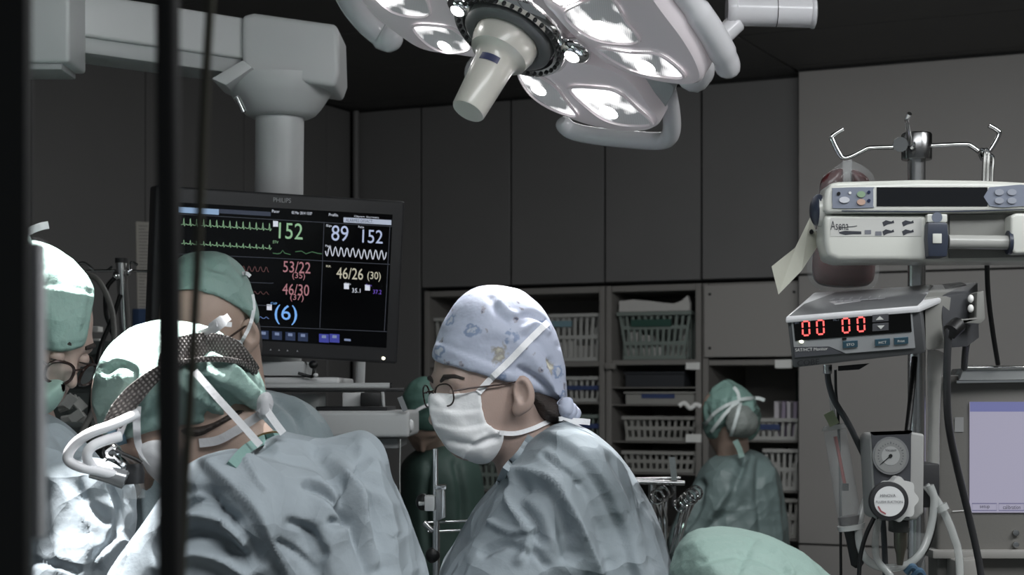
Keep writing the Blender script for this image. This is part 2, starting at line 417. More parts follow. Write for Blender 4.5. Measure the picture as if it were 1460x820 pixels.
# ------------------------------------------------------------ room shell
EW = Vector((.9033, -.4291, 0)); NW = Vector((-.4291, -.9033, 0)); UZ = Vector((0, 0, 1))     # along the back wall, out of it into the room
CORNER = Vector((-.6675, 7.417, 0)); CEIL = 2.81
def W(s, d, z): return CORNER + EW * s + NW * d + UZ * z          # back-wall coordinates
def WL(t, d, z): return CORNER + NW * t + EW * d + UZ * z         # left-wall coordinates
def w_px(x, y, d=0.0):                                            # pixel -> (s, z) on the plane d in front of the back wall
    p = Plane(W(0, d, 0), NW).hit(x, y) - CORNER
    return p.dot(EW), p.z
WAX = (EW, NW, UZ); LAX = (NW, EW, UZ)
def wbox(mb, s0, s1, d0, d1, z0, z1): return mb.box(W((s0 + s1) / 2, (d0 + d1) / 2, (z0 + z1) / 2), ((s1 - s0) / 2, (d1 - d0) / 2, (z1 - z0) / 2), WAX)
def lbox(mb, t0, t1, d0, d1, z0, z1): return mb.box(WL((t0 + t1) / 2, (d0 + d1) / 2, (z0 + z1) / 2), ((t1 - t0) / 2, (d1 - d0) / 2, (z1 - z0) / 2), LAX)
M_wall = mat('wall_panel', (104, 103, 102), .55, bump=.12, bscale=260, noise=.05, nscale=3)
M_wall2 = mat('wall_panel_pale', (142, 139, 136), .55, bump=.12, bscale=260, noise=.04, nscale=3)
M_gap = mat('joint_dark', (14, 14, 14), .8, bump=.05, bscale=40)
M_ceil = mat('ceiling_panel_grey', (92, 91, 90), .7, bump=.1, bscale=200, noise=.04)
M_floor = mat('floor_vinyl', (112, 114, 112), .35, bump=.05, bscale=80, noise=.08, nscale=5)
M_cab = mat('cabinet_grey', (128, 125, 121), .5, bump=.08, bscale=220, noise=.04)

fl = MB().box((0.4, 3.2, -.05), (4.2, 5.2, .05)).build('floor', M_floor); tag(fl, 'grey vinyl floor of the operating room', 'floor', kind='structure')
ce = MB().box((0.4, 3.6, CEIL + .05), (4.2, 4.8, .04)).build('ceiling', M_gap); tag(ce, 'dark grey panelled ceiling', 'ceiling', kind='structure')
S_ED = [-1.2 + .0, .05, 1.0, 1.943, 2.9, 3.86]; D_ED = [-.02, .17, .77, 1.37, 1.97, 2.57, 3.17, 3.77, 4.37, 4.97, 5.57, 6.17]
for i in range(len(S_ED) - 1):
    for j in range(len(D_ED) - 1):
        m = MB(); wbox(m, S_ED[i] + .004, S_ED[i + 1] - .004, D_ED[j] + .004, D_ED[j + 1] - .004, CEIL, CEIL + .012)
        m.build('ceiling_panel', M_ceil, ce, bevel=.002, seg=1)

wb = MB(); wbox(wb, -.3, .34, -.55, -.012, 0, CEIL); wbox(wb, .34, 1.96, -.55, -.012, 2.045, CEIL); wbox(wb, .34, 1.96, -.55, -.5, 0, 2.045)
wbox(wb, 1.955, 4.4, -.55, .09, 0, CEIL)
wb = wb.build('wall_back', M_gap); tag(wb, 'panelled grey back wall with storage recess', 'wall', kind='structure')
EDG_S = [.02, .32, .733, 1.144, 1.546, 1.943]
for i in range(5):
    m = MB(); wbox(m, EDG_S[i] + (.004 if i else .0), EDG_S[i + 1] - .004, -.012, 0, 2.05 if i else 0.0, CEIL - .012)
    m.build('wall_panel', M_wall, wb, bevel=.002, seg=1)
for z0, z1 in ((0, 1.05), (1.056, 2.045), (2.052, CEIL - .01)):
    m = MB(); wbox(m, 1.96, 4.3, .09, .1, z0, z1); m.build('wall_panel', M_wall2, wb, bevel=.002, seg=1)
wl = MB(); lbox(wl, -.3, 6.5, -.3, -.012, 0, CEIL); wl = wl.build('wall_left', M_gap); tag(wl, 'dark grey panelled left wall', 'wall', kind='structure')
T_ED = [.03, .22, .82, 1.427, 2.02, 2.62, 3.22, 3.82, 4.42, 5.0, 5.6, 6.2]
for i in range(len(T_ED) - 1):
    m = MB(); lbox(m, T_ED[i] + .004, T_ED[i + 1] - .004, -.012, 0, 0, CEIL - .012); m.build('wall_panel', M_wall, wl, bevel=.002, seg=1)
cv = MB(); cv.tube([WL(.035, .03, .0), WL(.035, .03, CEIL - .012)], .014, 16); cv = cv.build('trim_1', M_wall); tag(cv, 'rounded corner moulding between the two walls', 'trim', kind='structure')
wr = MB(); wr.box((3.9, 2.2, CEIL / 2), (.05, 3.6, CEIL / 2)); wr = wr.build('wall_right', M_wall2); tag(wr, 'plain pale grey wall beyond the right edge', 'wall', kind='structure')

# foreground door edge (camera looks through the opening)
M_jamb = mat('door_dark', (22, 22, 22), .6, bump=.05, bscale=90)
jm = MB(); a, b = P(-160, 565, .72), P(36, 565, .72)
jm.box(((a.x + b.x) / 2, .727, 1.4), ((b.x - a.x) / 2, .006, 1.4)); jm = jm.build('door_1', M_jamb, bevel=.003); tag(jm, 'dark out-of-focus sliding door edge at the left', 'door', kind='structure')
m = MB(); p0, p1 = P(34, 345, .742), P(62, 768, .742); m.box(((p0.x + p1.x) / 2, .742, (p0.z + p1.z) / 2), ((p1.x - p0.x) / 2, .006, (p0.z - p1.z) / 2))
m.build('edge_seal', mat('seal_grey', (170, 170, 172), .5, bump=.05), jm, bevel=.002)

# ------------------------------------------------------------ storage cabinets in the recess
SHELF = []
def snap(s, z):      # top of the shelf closest to a height
    return min([q for q in SHELF if q[0] < s < q[1]], key=lambda q: abs(q[2] - z))[2]
def cab(s0, s1, shelves, label, door=None):
    SHELF.extend((s0, s1, z) for z, _ in shelves)
    c = W((s0 + s1) / 2, -.2, 0); t = thing('storage_cabinet', label, 'cabinet', c, 'built-in open storage cabinets')
    for s in (s0, s1 - .025):
        m = MB(); wbox(m, s + .001, s + .024, -.46, 0.0, 0, 2.035); m.build('side_panel', M_cab, t, bevel=.002, seg=1)
    m = MB(); wbox(m, s0 + .025, s1 - .025, -.47, -.455, 0.0, 2.03); m.build('back_panel', M_cab, t)
    m = MB(); wbox(m, s0 + .025, s1 - .025, -.45, -.004, 2.01, 2.035); m.build('top_panel', M_cab, t, bevel=.002, seg=1)
    for z, th in shelves:
        m = MB(); wbox(m, s0 + .025, s1 - .025, -.45, -.006, z - th, z); m.build('shelf', M_cab, t, bevel=.001, seg=1)
    if door:
        m = MB(); wbox(m, s0 + .012, s1 - .012, .0, .014, door[0], door[1]); d = m.build('flap_door', mat('door_grey', (150, 147, 143), .5, bump=.08, bscale=220), t, bevel=.002, seg=1)
        for s in (s0 + .035, s1 - .035):
            for z in (door[0] + .035, door[1] - .035):
                MB().lathe([(0, .006), (.003, .005)], W(s, .014, z), NW, 10).build('screw', mat('screw_dark', (60, 60, 60), .4, .6, bump=.02), d)
    return t
zz = lambda x, y: w_px(x, y)[1]
cab(.335, 1.144, [(zz(862, 515), .02), (zz(830, 574), .006), (zz(830, 626), .006), (zz(726, 700), .006), (zz(862, 770), .02)], 'wide open storage cabinet behind the woman in the patterned cap')
cab(1.148, 1.546, [(zz(930, 513), .02), (zz(930, 552), .005), (zz(940, 577), .005), (zz(940, 630), .005), (zz(940, 675), .005), (zz(930, 760), .02)], 'narrow open storage cabinet of trays and slatted baskets')
cab(1.55, 1.952, [(zz(1075, 513), .02), (zz(1102, 629), .005), (zz(1075, 700), .005), (zz(1075, 768), .005)], 'storage cabinet with closed flap above its open shelves', door=(zz(1075, 509), zz(1075, 405)))
# hinge lug between the left and middle cabinet
m = MB(); s_, z_ = w_px(872, 522); wbox(m, s_ - .022, s_ + .022, 0, .02, z_ - .012, z_ + .012); tag(m.build('hinge_bracket', M_cab, bevel=.003), 'small grey bracket on the post beside the tray cabinet', 'bracket')

M_bw = mat('basket_white', (172, 172, 168), .5, bump=.03); M_bg = mat('basket_greygreen', (120, 130, 124), .5, bump=.03)
M_bk = mat('basket_grey', (150, 149, 144), .5, bump=.03)
def basket(x0, x1, y0, y1, m_, label, rows=2, dep=.3, front=-.03, taper=.012, n=None, tagc=None, extra=None):
    s0, zt = w_px(x0, y0, front); s1, zb = w_px(x1, y1, front); sm = (s0 + s1) / 2; zo = zb; zb = snap(sm, zb) + .003; zt += zb - zo
    if s1 > 1.9: s1 = min(s1, 1.918)
    if s0 < 1.1: s1 = min(s1, 1.11); s0 = max(s0, .372)
    elif s1 < 1.6: s1 = min(s1, 1.512)
    o = thing('storage_basket', label, 'basket', W(sm, front - dep / 2, zb), 'slatted plastic storage baskets'); m = MB()
    n = n or max(5, int((s1 - s0) / .026)); H = zt - zb
    def bar(sa, sb, za, zb_, da, db):
        ka = taper * (1 - (za - zb) / H); wbox(m, sa + ka * .5, sb - ka * .5 if sb - sa > .05 else sb + ka * .5 * 0 + (0), da, db, za, zb_)
    wbox(m, s0 - .006, s1 + .006, front - .012, front + .006, zt - .014, zt)                       # rim
    wbox(m, s0 - .006, s0 + .006, front - dep, front, zt - .014, zt); wbox(m, s1 - .006, s1 + .006, front - dep, front, zt - .014, zt)
    wbox(m, s0, s1, front - dep - .006, front - dep + .006, zt - .014, zt)
    wbox(m, s0 + taper, s1 - taper, front - dep, front - .006, zb, zb + .005)                      # bottom
    bands = [zb + .006] + [zb + H * (k + 1) / rows for k in range(rows - 1)]
    for z in bands: wbox(m, s0 + taper * .6, s1 - taper * .6, front - .010, front - .004, z - .007, z + .008)
    for k in range(n + 1):
        s = s0 + .004 + (s1 - s0 - .008) * k / n; sb = sm + (s - sm) * (1 - 2 * taper / (s1 - s0))
        a = .0055
        for fd, cond in ((front - .008, True), (front - dep + .004, True)):
            m.hexa([W(s - a, fd + .002, zt - .01), W(s + a, fd + .002, zt - .01), W(sb + a, fd + .002, zb), W(sb - a, fd + .002, zb),
                    W(s - a, fd - .002, zt - .01), W(s + a, fd - .002, zt - .01), W(sb + a, fd - .002, zb), W(sb - a, fd - .002, zb)])
    for k in range(8):
        d = front - dep * (k + .5) / 8
        for s, sg in ((s0, 1), (s1, -1)): wbox(m, s + sg * taper * .5 - .002, s + sg * taper * .5 + .002, d - .012, d + .003, zb, zt - .01)
    m.build('slatted_shell', m_, o)
    if tagc:
        xa, xb, ya, yb, mt = tagc; a, za = w_px(xa, ya, front); b, zb_ = w_px(xb, yb, front)
        mm = MB(); wbox(mm, a, b, front - .003, front + .004, zb_, za); mm.build('label_strip', mt, o)
    return o, (s0, s1, zb, zt, front, dep)
M_blu = mat('label_blue', (58, 72, 112), .5, bump=.02); M_grn = mat('label_green', (44, 78, 68), .5, bump=.02); M_wht = mat('card_white', (232, 232, 228), .6, bump=.02)
M_pk = mat('packet_paper', (205, 204, 200), .6, bump=.2, bscale=40)
def packets(info, n, label, hmin=.3, hmax=.9):
    s0, s1, zb, zt, fr, dep = info; w = (s1 - s0 - .04) / n
    for k in range(n):
        h = (zt - zb - .02) * random.uniform(hmin, hmax); s = s0 + .02 + w * k; d = fr - .02 - random.uniform(0, .05)
        m = MB(); wbox(m, s + .002, s + w - .003, d - .1, d, zb + .006, zb + .006 + h)
        tag(m.build('sterile_packet', M_pk, None, bevel=.003), ('first', 'second', 'third', 'fourth', 'fifth')[k] + ' ' + label.replace('packet', 'packet from the left'), 'packet', 'packets in the storage baskets')
_, i1 = basket(776, 855, 446, 512, M_bw, 'tall white basket on the top shelf right of the patterned cap', 2, tagc=(783, 815, 458, 466, mat('label_teal', (120, 150, 160), .5, bump=.02)))
packets(i1, 4, 'white packet inside the tall white basket', .3, .8)
basket(614, 690, 450, 512, M_bw, 'white basket half hidden behind the front of the patterned cap', 2)
basket(802, 860, 537, 573, M_bw, 'small white basket with blue strip behind the cap knot', 1, tagc=(806, 858, 550, 556, M_blu))
basket(802, 860, 592, 626, M_bg, 'low grey basket just below the small white one', 1, tagc=(806, 858, 604, 611, M_blu))
basket(682, 770, 655, 698, M_bg, 'dim grey basket seen between the mask and the gown shoulder', 2)
basket(682, 770, 722, 765, M_bg, 'dim grey basket low behind the steel retractor arm', 2)
_, i2 = basket(882, 984, 444, 510, M_bg, 'large grey-green basket with torn paper liner on top shelf', 3, taper=.03, tagc=(900, 957, 456, 465, M_grn))
packets(i2, 5, 'white packet inside the large grey-green basket', .3, .75)
s0, zt = i2[0], i2[3]; m = MB()       # crumpled paper liner standing over the rim
top = [(0, .045), (.06, .05), (.13, .043), (.19, .034), (.23, .03), (.26, .04), (.285, .06), (.295, .03)]
fr = [W(s0 + a, -.035, zt + b) for a, b in top] + [W(s0 + a, -.033, zt + .002) for a, _ in reversed(top)]
m.prism(fr, [p - NW * .02 for p in fr]); tag(m.build('paper_liner', mat('liner_paper', (190, 188, 184), .7, bump=.5, bscale=25)), 'crumpled pale paper liner on the large grey-green basket', 'paper')
basket(889, 997, 592, 628, M_bk, 'upper of the two low grey slatted baskets in the tray cabinet', 2)
basket(889, 997, 640, 672, M_bk, 'lower of the two low grey slatted baskets in the tray cabinet', 2)
def tray(x0, x1, y0, y1, label, mt, lab=None):
    s0, zt = w_px(x0, y0, -.03); s1, zb = w_px(x1, y1, -.03); m = MB(); zb, zt = snap((s0 + s1) / 2, zb) + .001, zt + snap((s0 + s1) / 2, zb) + .001 - zb; s1 = min(s1, 1.51)
    t = thing('storage_tray', label, 'tray', W((s0 + s1) / 2, -.15, zb))
    wbox(m, s0, s1, -.036, -.03, zb, zt); wbox(m, s0, s1, -.3, -.036, zb, zb + .005); wbox(m, s0, s0 + .006, -.3, -.036, zb, zt); wbox(m, s1 - .006, s1, -.3, -.036, zb, zt)
    wbox(m, s0 - .006, s1 + .006, -.036, -.022, zt - .008, zt); m.build('tray_shell', mt, t, bevel=.001, seg=1)
    if lab: mm = MB(); a, za = w_px(lab[0], lab[1], -.03); b, zb2 = w_px(lab[2], lab[3], -.03); wbox(mm, a, b, -.03, -.027, zb2, za); mm.build('label_strip', M_blu, t)
tray(892, 995, 556, 574, 'shallow grey tray with blue label strip', M_bk, (915, 559, 962, 568))
tray(892, 975, 528, 549, 'dark shallow tray on the rail above the blue-labelled tray', mat('tray_dark', (52, 54, 58), .5, bump=.03))
_, i3 = basket(1066, 1140, 595, 627, M_bw, 'white basket with blue strip right of the rear nurse', 1, tagc=(1070, 1112, 605, 613, M_blu))
for k, (xa, xb, tl) in enumerate(((1106, 1113, .0), (1115, 1121, .006), (1124, 1130, .0), (1132, 1138, .004))):
    a, z0 = w_px(xa - 2, 598, -.05); b, z1 = w_px(xb - 3, 572, -.05); z0 = snap(a, zz(1102, 629)) + .0115; m = MB()
    m.hexa([W(a + tl, -.05, z1), W(b + tl, -.05, z1 - .006), W(b, -.05, z0), W(a, -.05, z0), W(a + tl, -.13, z1), W(b + tl, -.13, z1 - .006), W(b, -.13, z0), W(a, -.13, z0)])
    tag(m.build('medicine_box', mat('carton_%d' % (k % 2), ((196, 192, 196), (150, 140, 158))[k % 2], .6, bump=.02)), ('first', 'second', 'third', 'fourth')[k] + ' small carton from the left standing in the white basket', 'carton', 'cartons in the white basket')
_, i4 = basket(1090, 1140, 636, 696, M_bw, 'tall pale basket beside the rear nurse\'s shoulder', 2); packets(i4, 3, 'white packet inside the tall pale basket', .4, .8)
_, i5 = basket(1090, 1140, 706, 764, M_bk, 'lowest grey basket beside the rear nurse\'s elbow', 2); packets(i5, 3, 'white packet inside the lowest grey basket', .4, .9)
for x0, x1, y0, y1, lb in ((978, 998, 517, 527, 'white label card under the top shelf of the tray cabinet'), (978, 1000, 619, 631, 'bright white label card on the low grey slatted basket'), (1105, 1129, 513, 525, 'white label card below the closed flap')):
    a, za = w_px(x0, y0, .0); b, zb = w_px(x1, y1, .0); m = MB(); wbox(m, a, b, -.004, .004, zb, za); tag(m.build('label_card', M_wht, None, bevel=.001, seg=1), lb, 'label')
a, za = w_px(1107, 527, -.1); b, zb = w_px(1137, 590, -.1); m = MB(); b = min(b, 1.9); wbox(m, a, b, -.44, -.36, snap(a, zz(1102, 629)) + .001, za); tag(m.build('carton_box', mat('dark_green_box', (30, 62, 56), .6, bump=.03), None, bevel=.004), 'dark green carton at the back of the shelf under the flap', 'box')
# folded white cloth on the tray edge
pts = [(968, 579, 6.6), (976, 575, 6.6), (984, 582, 6.6), (992, 577, 6.6), (999, 580, 6.6)]
tag(MB().tube(PS(pts), .009, 8).build('gauze_roll', M_wht), 'twisted white gauze strip on the shelf above the slatted baskets', 'gauze')
# ------------------------------------------------------------ ceiling pendant and patient monitor
M_pw = mat('pendant_white', (205, 206, 206), .38, bump=.02, bscale=150, noise=.02)
M_pg = mat('pendant_grey', (176, 178, 178), .4, bump=.02, bscale=150)
M_dk = mat('plastic_dark', (38, 38, 40), .5, bump=.03, bscale=200)
M_blk = mat('plastic_black', (16, 16, 17), .45, bump=.03, bscale=200)
M_steel = mat('steel', (190, 190, 190), .25, 1.0, bump=.01, bscale=300)
M_chrome = mat('chrome', (225, 225, 225), .08, 1.0, bump=.005, bscale=300)
pd = thing('ceiling_pendant', 'white ceiling pendant arm with column carrying shelves behind the patient monitor', 'medical pendant', P(399, 565, 3.45) - UZ * 1.6)
# hanging column at the far left, up to the ceiling
c = P(60, 40, 3.10); m = MB(); m.box((c.x, c.y + .03, (CEIL + P(60, 93, 3.1).z) / 2), (.056, .06, (CEIL - P(60, 93, 3.1).z) / 2)); m.build('arm_post', M_pw, pd, bevel=.008, seg=3)
m = MB(); q = P(60, 94, 3.1); m.box((q.x - .006, q.y + .03, q.z - .004), (.046, .05, .006)); m.build('post_cap', M_pg, pd, bevel=.003)
# boom
za, zb = P(345, 26, 3.4).z, P(345, 84, 3.4).z; a, b = P(95, 40, 3.16), P(352, 40, 3.4)
d = (b - a); d.z = 0; d.normalize(); n = Vector((d.y, -d.x, 0)); mid = (a + b) / 2 + Vector((0, 0, 0))
m = MB(); m.box((mid.x - n.x * .06, mid.y - n.y * .06, (za + zb) / 2), ((b - a).length / 2, .06, (za - zb) / 2), (d, n, UZ)); m.build('boom', M_pw, pd, bevel=.006, seg=3)
m = MB(); m.box((mid.x - n.x * .06, mid.y - n.y * .06, zb - .014), ((b - a).length / 2, .05, .015), (d, n, UZ)); m.build('boom_underside', M_pg, pd, bevel=.004)
# head box
hx = P(413, 60, 3.45); W2 = .098
m = MB()
prof = [(345, 22), (362, 18), (478, 34), (482, 42), (484, 104), (477, 124), (440, 118), (362, 108), (345, 88)]
fr = [P(x, y, 3.38) for x, y in prof]; m.prism(fr, [p + Vector((.0, .17, 0)) for p in fr]); m.build('joint_housing', M_pw, pd, bevel=.01, seg=3)
m = MB(); fr = [P(x, y, 3.36) for x, y in [(346, 85), (361, 96), (322, 122), (300, 112)]]; m.prism(fr, [p + Vector((0, .16, 0)) for p in fr]); m.build('hinge_cover', M_pw, pd, bevel=.005)
cc = P(403, 120, 3.47); pxm = 3.47 / FPX
yz = lambda y: P(403, y, 3.47).z
m = MB().lathe([(yz(y) - yz(113), r * pxm) for y, r in ((113, 76), (128, 75), (140, 68), (155, 58), (164, 50), (168, 42))], (P(400, 113, 3.47)), UZ, 40); m.build('bearing_cone', M_pw, pd)
m = MB().tube([P(399, 160, 3.47), P(395, 548, 3.47)], 34.5 * pxm, 32); m.build('column', M_pw, pd)
m = MB(); s = P(338, 135, 3.38); m.tube([P(338, 138, 3.38), P(348, 160, 3.38)], .006, 10); m.build('release_lever', M_chrome, pd)
# shelf console under the monitor
def pbox(name, x0, y0, x1, y1, D, dep, mt, parent, bevel=.003, seg=2):
    p, q = P(x0, y0, D), P(x1, y1, D); m = MB(); m.box(((p.x + q.x) / 2, D + dep / 2, (p.z + q.z) / 2), (abs(q.x - p.x) / 2, dep / 2, abs(p.z - q.z) / 2))
    return m.build(name, mt, parent, bevel=bevel, seg=seg)
pbox('shelf', 330, 538, 484, 549, 3.32, .3, M_pw, pd, .006, 3)
pbox('mounting_block', 352, 515, 434, 536, 3.36, .2, M_pg, pd, .004)
m = MB().tube([P(330, 552, 3.26), P(556, 551, 3.26)], 5.2 * 3.26 / FPX, 20); m.build('handle_rail', M_pg, pd)
m = MB().tube([P(556, 551, 3.26), P(559, 551, 3.26)], 5.8 * 3.26 / FPX, 20); m.build('rail_end_cap', M_blk, pd)
pbox('equipment_rail', 330, 553, 576, 559, 3.22, .03, M_blk, pd, .002)
m = MB().tube([P(515, 505, 3.6), P(512, 590, 3.6)], 6.5 * 3.6 / FPX, 16); m.build('shelf_post', M_pw, pd)
pbox('socket_panel', 415, 561, 455, 592, 3.42, .12, M_pg, pd); pbox('socket_panel', 488, 560, 514, 582, 3.45, .12, M_pw, pd)
pbox('device_box', 514, 560, 542, 580, 3.42, .14, M_blk, pd)
m = MB().tube([P(545, 558, 3.3), P(547, 583, 3.3)], .0035, 10); m.build('bracket_rod', M_pw, pd)
pbox('keyboard_tray', 450, 580, 552, 586, 3.28, .25, M_dk, pd, .002)
pbox('drawer_unit', 430, 586, 584, 624, 3.24, .33, M_pg, pd, .008, 3)
pbox('drawer_unit_base', 440, 624, 568, 640, 3.27, .27, mat('pendant_shadow_grey', (120, 121, 122), .5, bump=.02), pd, .004)
m = MB().strip([P(570, 566, 3.23), P(578, 586, 3.23)], .010, .004); m.build('side_clip', M_chrome, pd)
m = MB().ell(P(586, 607, 3.26), (.006, .012, .012)); m.build('drawer_knob', M_pw, pd)
m = MB().tube(PS([(448, 524, 3.3), (447, 532, 3.3), (444, 537, 3.31), (425, 532, 3.31)]), .003, 8); m.build('cable_loop', M_blk, pd)
m = MB().ell(P(447, 520, 3.3), (.009, .009, .008)); m.build('cable_plug', M_blk, pd)
m = MB().ell(P(450, 535, 3.3), (.005, .005, .004)); m.build('mouse_knob', M_pw, pd)

# ---- patient monitor
mt_ = thing('patient_monitor', 'black flat patient monitor showing vital sign numbers and waveforms', 'monitor', P(395, 520, 3.38))
A, B_, C_ = P(222, 263, 3.22), P(579, 287, 3.42), P(213, 499, 3.235)
PM = Plane.of(A, B_, C_)
out = [(222, 264), (578, 287), (567, 519), (213, 499)]
PM.slab(out, -.05, 0).build('casing', M_dk, mt_, bevel=.006, seg=3)
PM.slab([(245, 288), (560, 306), (551, 496), (239, 478)], .0, .0012).build('screen', mat('screen_black', (7, 8, 11), .12, bump=.004, bscale=20, spec=.4), mt_)
scr = mt_.children[-1]
E = lambda n, c, s=1.0: mat('glow_' + n, c, .5, emit=s, bump=.001)
G, BL, PK, CR, PU, WH, GR, LB = E('green', (156, 200, 158), .7), E('paleblue', (190, 203, 235), .75), E('pink', (196, 136, 144), .6), E('cream', (210, 206, 184), .7), E('violet', (110, 80, 190), .8), E('white', (215, 220, 232), .85), E('line', (62, 66, 76), .6), E('blue', (120, 175, 240), .9)
SLP = .058
def mt_text(t, x0, y0, x1, y1, m): text(t, PM, x0, y0, x1, y1, m, scr, SLP, .0022, lean=-.03)
for a in (('152', 398, 317, 432, 340, G), ('89', 473, 321, 497, 343, BL), ('152', 517, 327, 546, 346, BL), ('53/22', 404, 372, 443, 388, PK), ('(35)', 417, 388, 435, 399, PK),
          ('46/30', 403, 404, 441, 420, PK), ('(37)', 414, 419, 433, 430, PK), ('(6)', 392, 434, 424, 462, LB), ('46/26', 480, 381, 518, 397, CR), ('(30)', 524, 387, 543, 401, CR), ('35.1', 502, 411, 514, 417, WH), ('37.2', 532, 413, 544, 419, PU),
          ('Pacer', 388, 299, 399, 303, WH), ('02 Mar 2014 10:07', 416, 301, 445, 305, WH), ('Profile', 469, 304, 482, 308, WH), ('Open Screen', 505, 307, 540, 310, WH), ('Pleth', 464, 349, 472, 352, WH), ('Sp', 465, 320, 473, 324, WH), ('Pulse', 511, 322, 519, 325, WH), ('STV', 389, 343, 397, 347, G), ('RR', 465, 378, 472, 381, CR), ('Tskin', 492, 403, 500, 406, WH), ('Tcore', 522, 405, 530, 408, PU), ('CVP', 386, 431, 395, 434, LB)):
    mt_text(*a)
text('PHILIPS', PM, 390, 281.5, 415, 288, mat('print_silver', (170, 170, 172), .4, bump=.01), mt_.children[0], SLP, .0012, lean=-.03)
def flat(name, poly, m, par, h=.0020, pl=PM): return pl.slab(poly, h - .0006, h).build(name, m, par)
flat('header_bar', rect(254, 295, 312, 303, SLP), E('hdr', (150, 180, 215), .7), scr); flat('header_strip', rect(312, 298, 386, 304, SLP), E('hdr2', (58, 66, 84), .6), scr)
flat('alarm_banner', rect(490, 310, 558, 317, SLP), E('banner', (190, 200, 220), .7), scr); text('ALARMES DESACT.', PM, 493, 311.5, 532, 316, mat('ink_dark', (30, 35, 50), .6, bump=.01), scr, SLP, .0028)
for x, y in ((393, 315), (494, 404), (524, 406), (384, 434)): flat('status_icon', rect(x - 3.5, y, x + 3.5, y + 8, SLP), WH, scr)
for pts in ([(252, 305), (560, 323)], [(252, 362), (390, 368), (460, 372), (556, 377)], [(462, 318), (456, 468)], [(383, 404), (390, 403.5)], [(240, 460), (552, 473)], [(556, 323), (548, 472)], [(252, 398), (388, 404)], [(252, 430), (386, 436)]):
    PM.line(pts, .9, .0022).build('divider_line', GR, scr)
def ecg(y0, amp, n=14):
    p = []
    for k in range(n):
        x = 258 + 9.4 * k; y = y0 + SLP * (x - 254); p += [(x, y), (x + 3, y), (x + 4, y - amp), (x + 5, y + 2), (x + 7, y - 1)]
    return p
PM.line(ecg(320, 9), 1.0, .0022).build('ecg_trace', G, scr); PM.line(ecg(347, 5), 1.0, .0022).build('ecg_trace', G, scr)
pl = [(464 + k * 1.1, 358 + .05 * k + 7 * math.sin(k * 1.1 / 8.2 * 2 * math.pi) * (1 if k % 7 else .8) + (2 if k > 40 else 0)) for k in range(80)]
PM.line(pl, 1.2, .0022).build('pleth_trace', WH, scr)
for y0, c in ((384, 5), (417, 2.5), (452, 1.5)): PM.line([(345 + k * 1.1, y0 + .05 * k - c * max(-.4, math.sin(k * .85))) for k in range(36)], .9, .0022).build('pressure_trace', E('dim%d' % y0, ((110, 72, 72), (100, 66, 66), (110, 140, 200))[int((y0 - 384) // 32)], .6), scr)
PM.line([(389, 361), (396, 362), (400, 361), (403, 357), (406, 361), (414, 363)], 1, .0022).build('trend_trace', E('g2', (84, 130, 92), .6), scr)
PM.line([(421, 359), (430, 358), (436, 362), (445, 359), (452, 361), (459, 362)], 1, .0022).build('trend_trace', E('g2', (84, 130, 92), .6), scr)
for k, x in enumerate((376, 395, 414, 432)): flat('soft_key', rect(x - 7, 471 + SLP * (x - 376), x + 7, 483 + SLP * (x - 376), SLP), E('key', (40, 54, 86), .6), scr); flat('key_glyph', rect(x - 3, 473 + SLP * (x - 376), x + 3, 477 + SLP * (x - 376), SLP), E('keyg', (140, 155, 190), .6), scr, .0027)
for x in (455, 470): flat('soft_key', rect(x, 476, x + 14, 488, SLP), E('key2', (62, 68, 160), .7), scr); flat('key_glyph', rect(x + 4, 478, x + 10, 482, SLP), E('keyg', (140, 155, 190), .6), scr, .0027)
flat('battery_icon', rect(491, 483, 500, 486, SLP), E('keyg', (140, 155, 190), .6), scr)
for x in (372, 386, 398, 410, 424): flat('front_button', disc(x, 498 + .05 * (x - 372), 3.2, 2.2, 12), M_blk, mt_, .001); PM.slab([(x - 1.5, 499 + .05 * (x - 372)), (x, 496.5 + .05 * (x - 372)), (x + 1.5, 499 + .05 * (x - 372))], .001, .0016).build('button_mark', mat('print_silver', (170, 170, 172)), mt_)
PM.slab(disc(547, 511, 2.2, 2.2, 12), 0, .002).build('power_lamp', E('led', (255, 250, 225), 3), mt_)
m = MB().tube([P(397, 430, 3.44), P(397, 430, 3.36)], .03, 16); m.build('mount_neck', M_dk, mt_)

# ---- paper list and drip stand at the left wall
pp = Plane(WL(1.4, .0, 0), EW)
a, b, c2, d2 = (pp.hit(x, y, .004) for x, y in ((194, 316), (222, 317), (221, 452), (197, 452)))
fr = [a, b, c2, d2]; nt_ = thing('notice_sheet', 'long pale printed paper list on the wall left of the monitor', 'paper', (a + c2) / 2)
MB().prism(fr, [p - EW * .003 for p in fr]).build('sheet', mat('notice_paper', (176, 172, 164), .7, bump=.05), nt_)
for k in range(26):
    y = 322 + k * 4.6; pp.line([(198, y), (198 + random.uniform(8, 19), y + .3)], 1.0, .006).build('text_line', mat('ink_grey', (112, 112, 116), .7, bump=.01), nt_)
fr = [pp.hit(x, y, .03) for x, y in ((198, 440), (216, 440), (216, 470), (198, 470))]
tag(MB().prism(fr, [p - EW * .028 for p in fr]).build('sharps_box', mat('blue_plastic', (52, 72, 104), .5, bump=.02), None, bevel=.003), 'small blue box fixed below the paper list', 'box')
DL = 3.75
iv = thing('drip_stand', 'chrome drip stand with small hooks behind the left surgeon', 'drip stand', P(176, 565, DL) - UZ * 1.6)
MB().tube([P(173, 374, DL), P(179, 480, DL), P(180, 480, DL) * 1 - UZ * (P(180, 480, DL).z - .04)], .0125, 20).build('pole', M_steel, iv)
MB().lathe([(0, .0135), (.01, .0135)], P(173, 375, DL), UZ, 20).build('pole_cap', M_dk, iv)
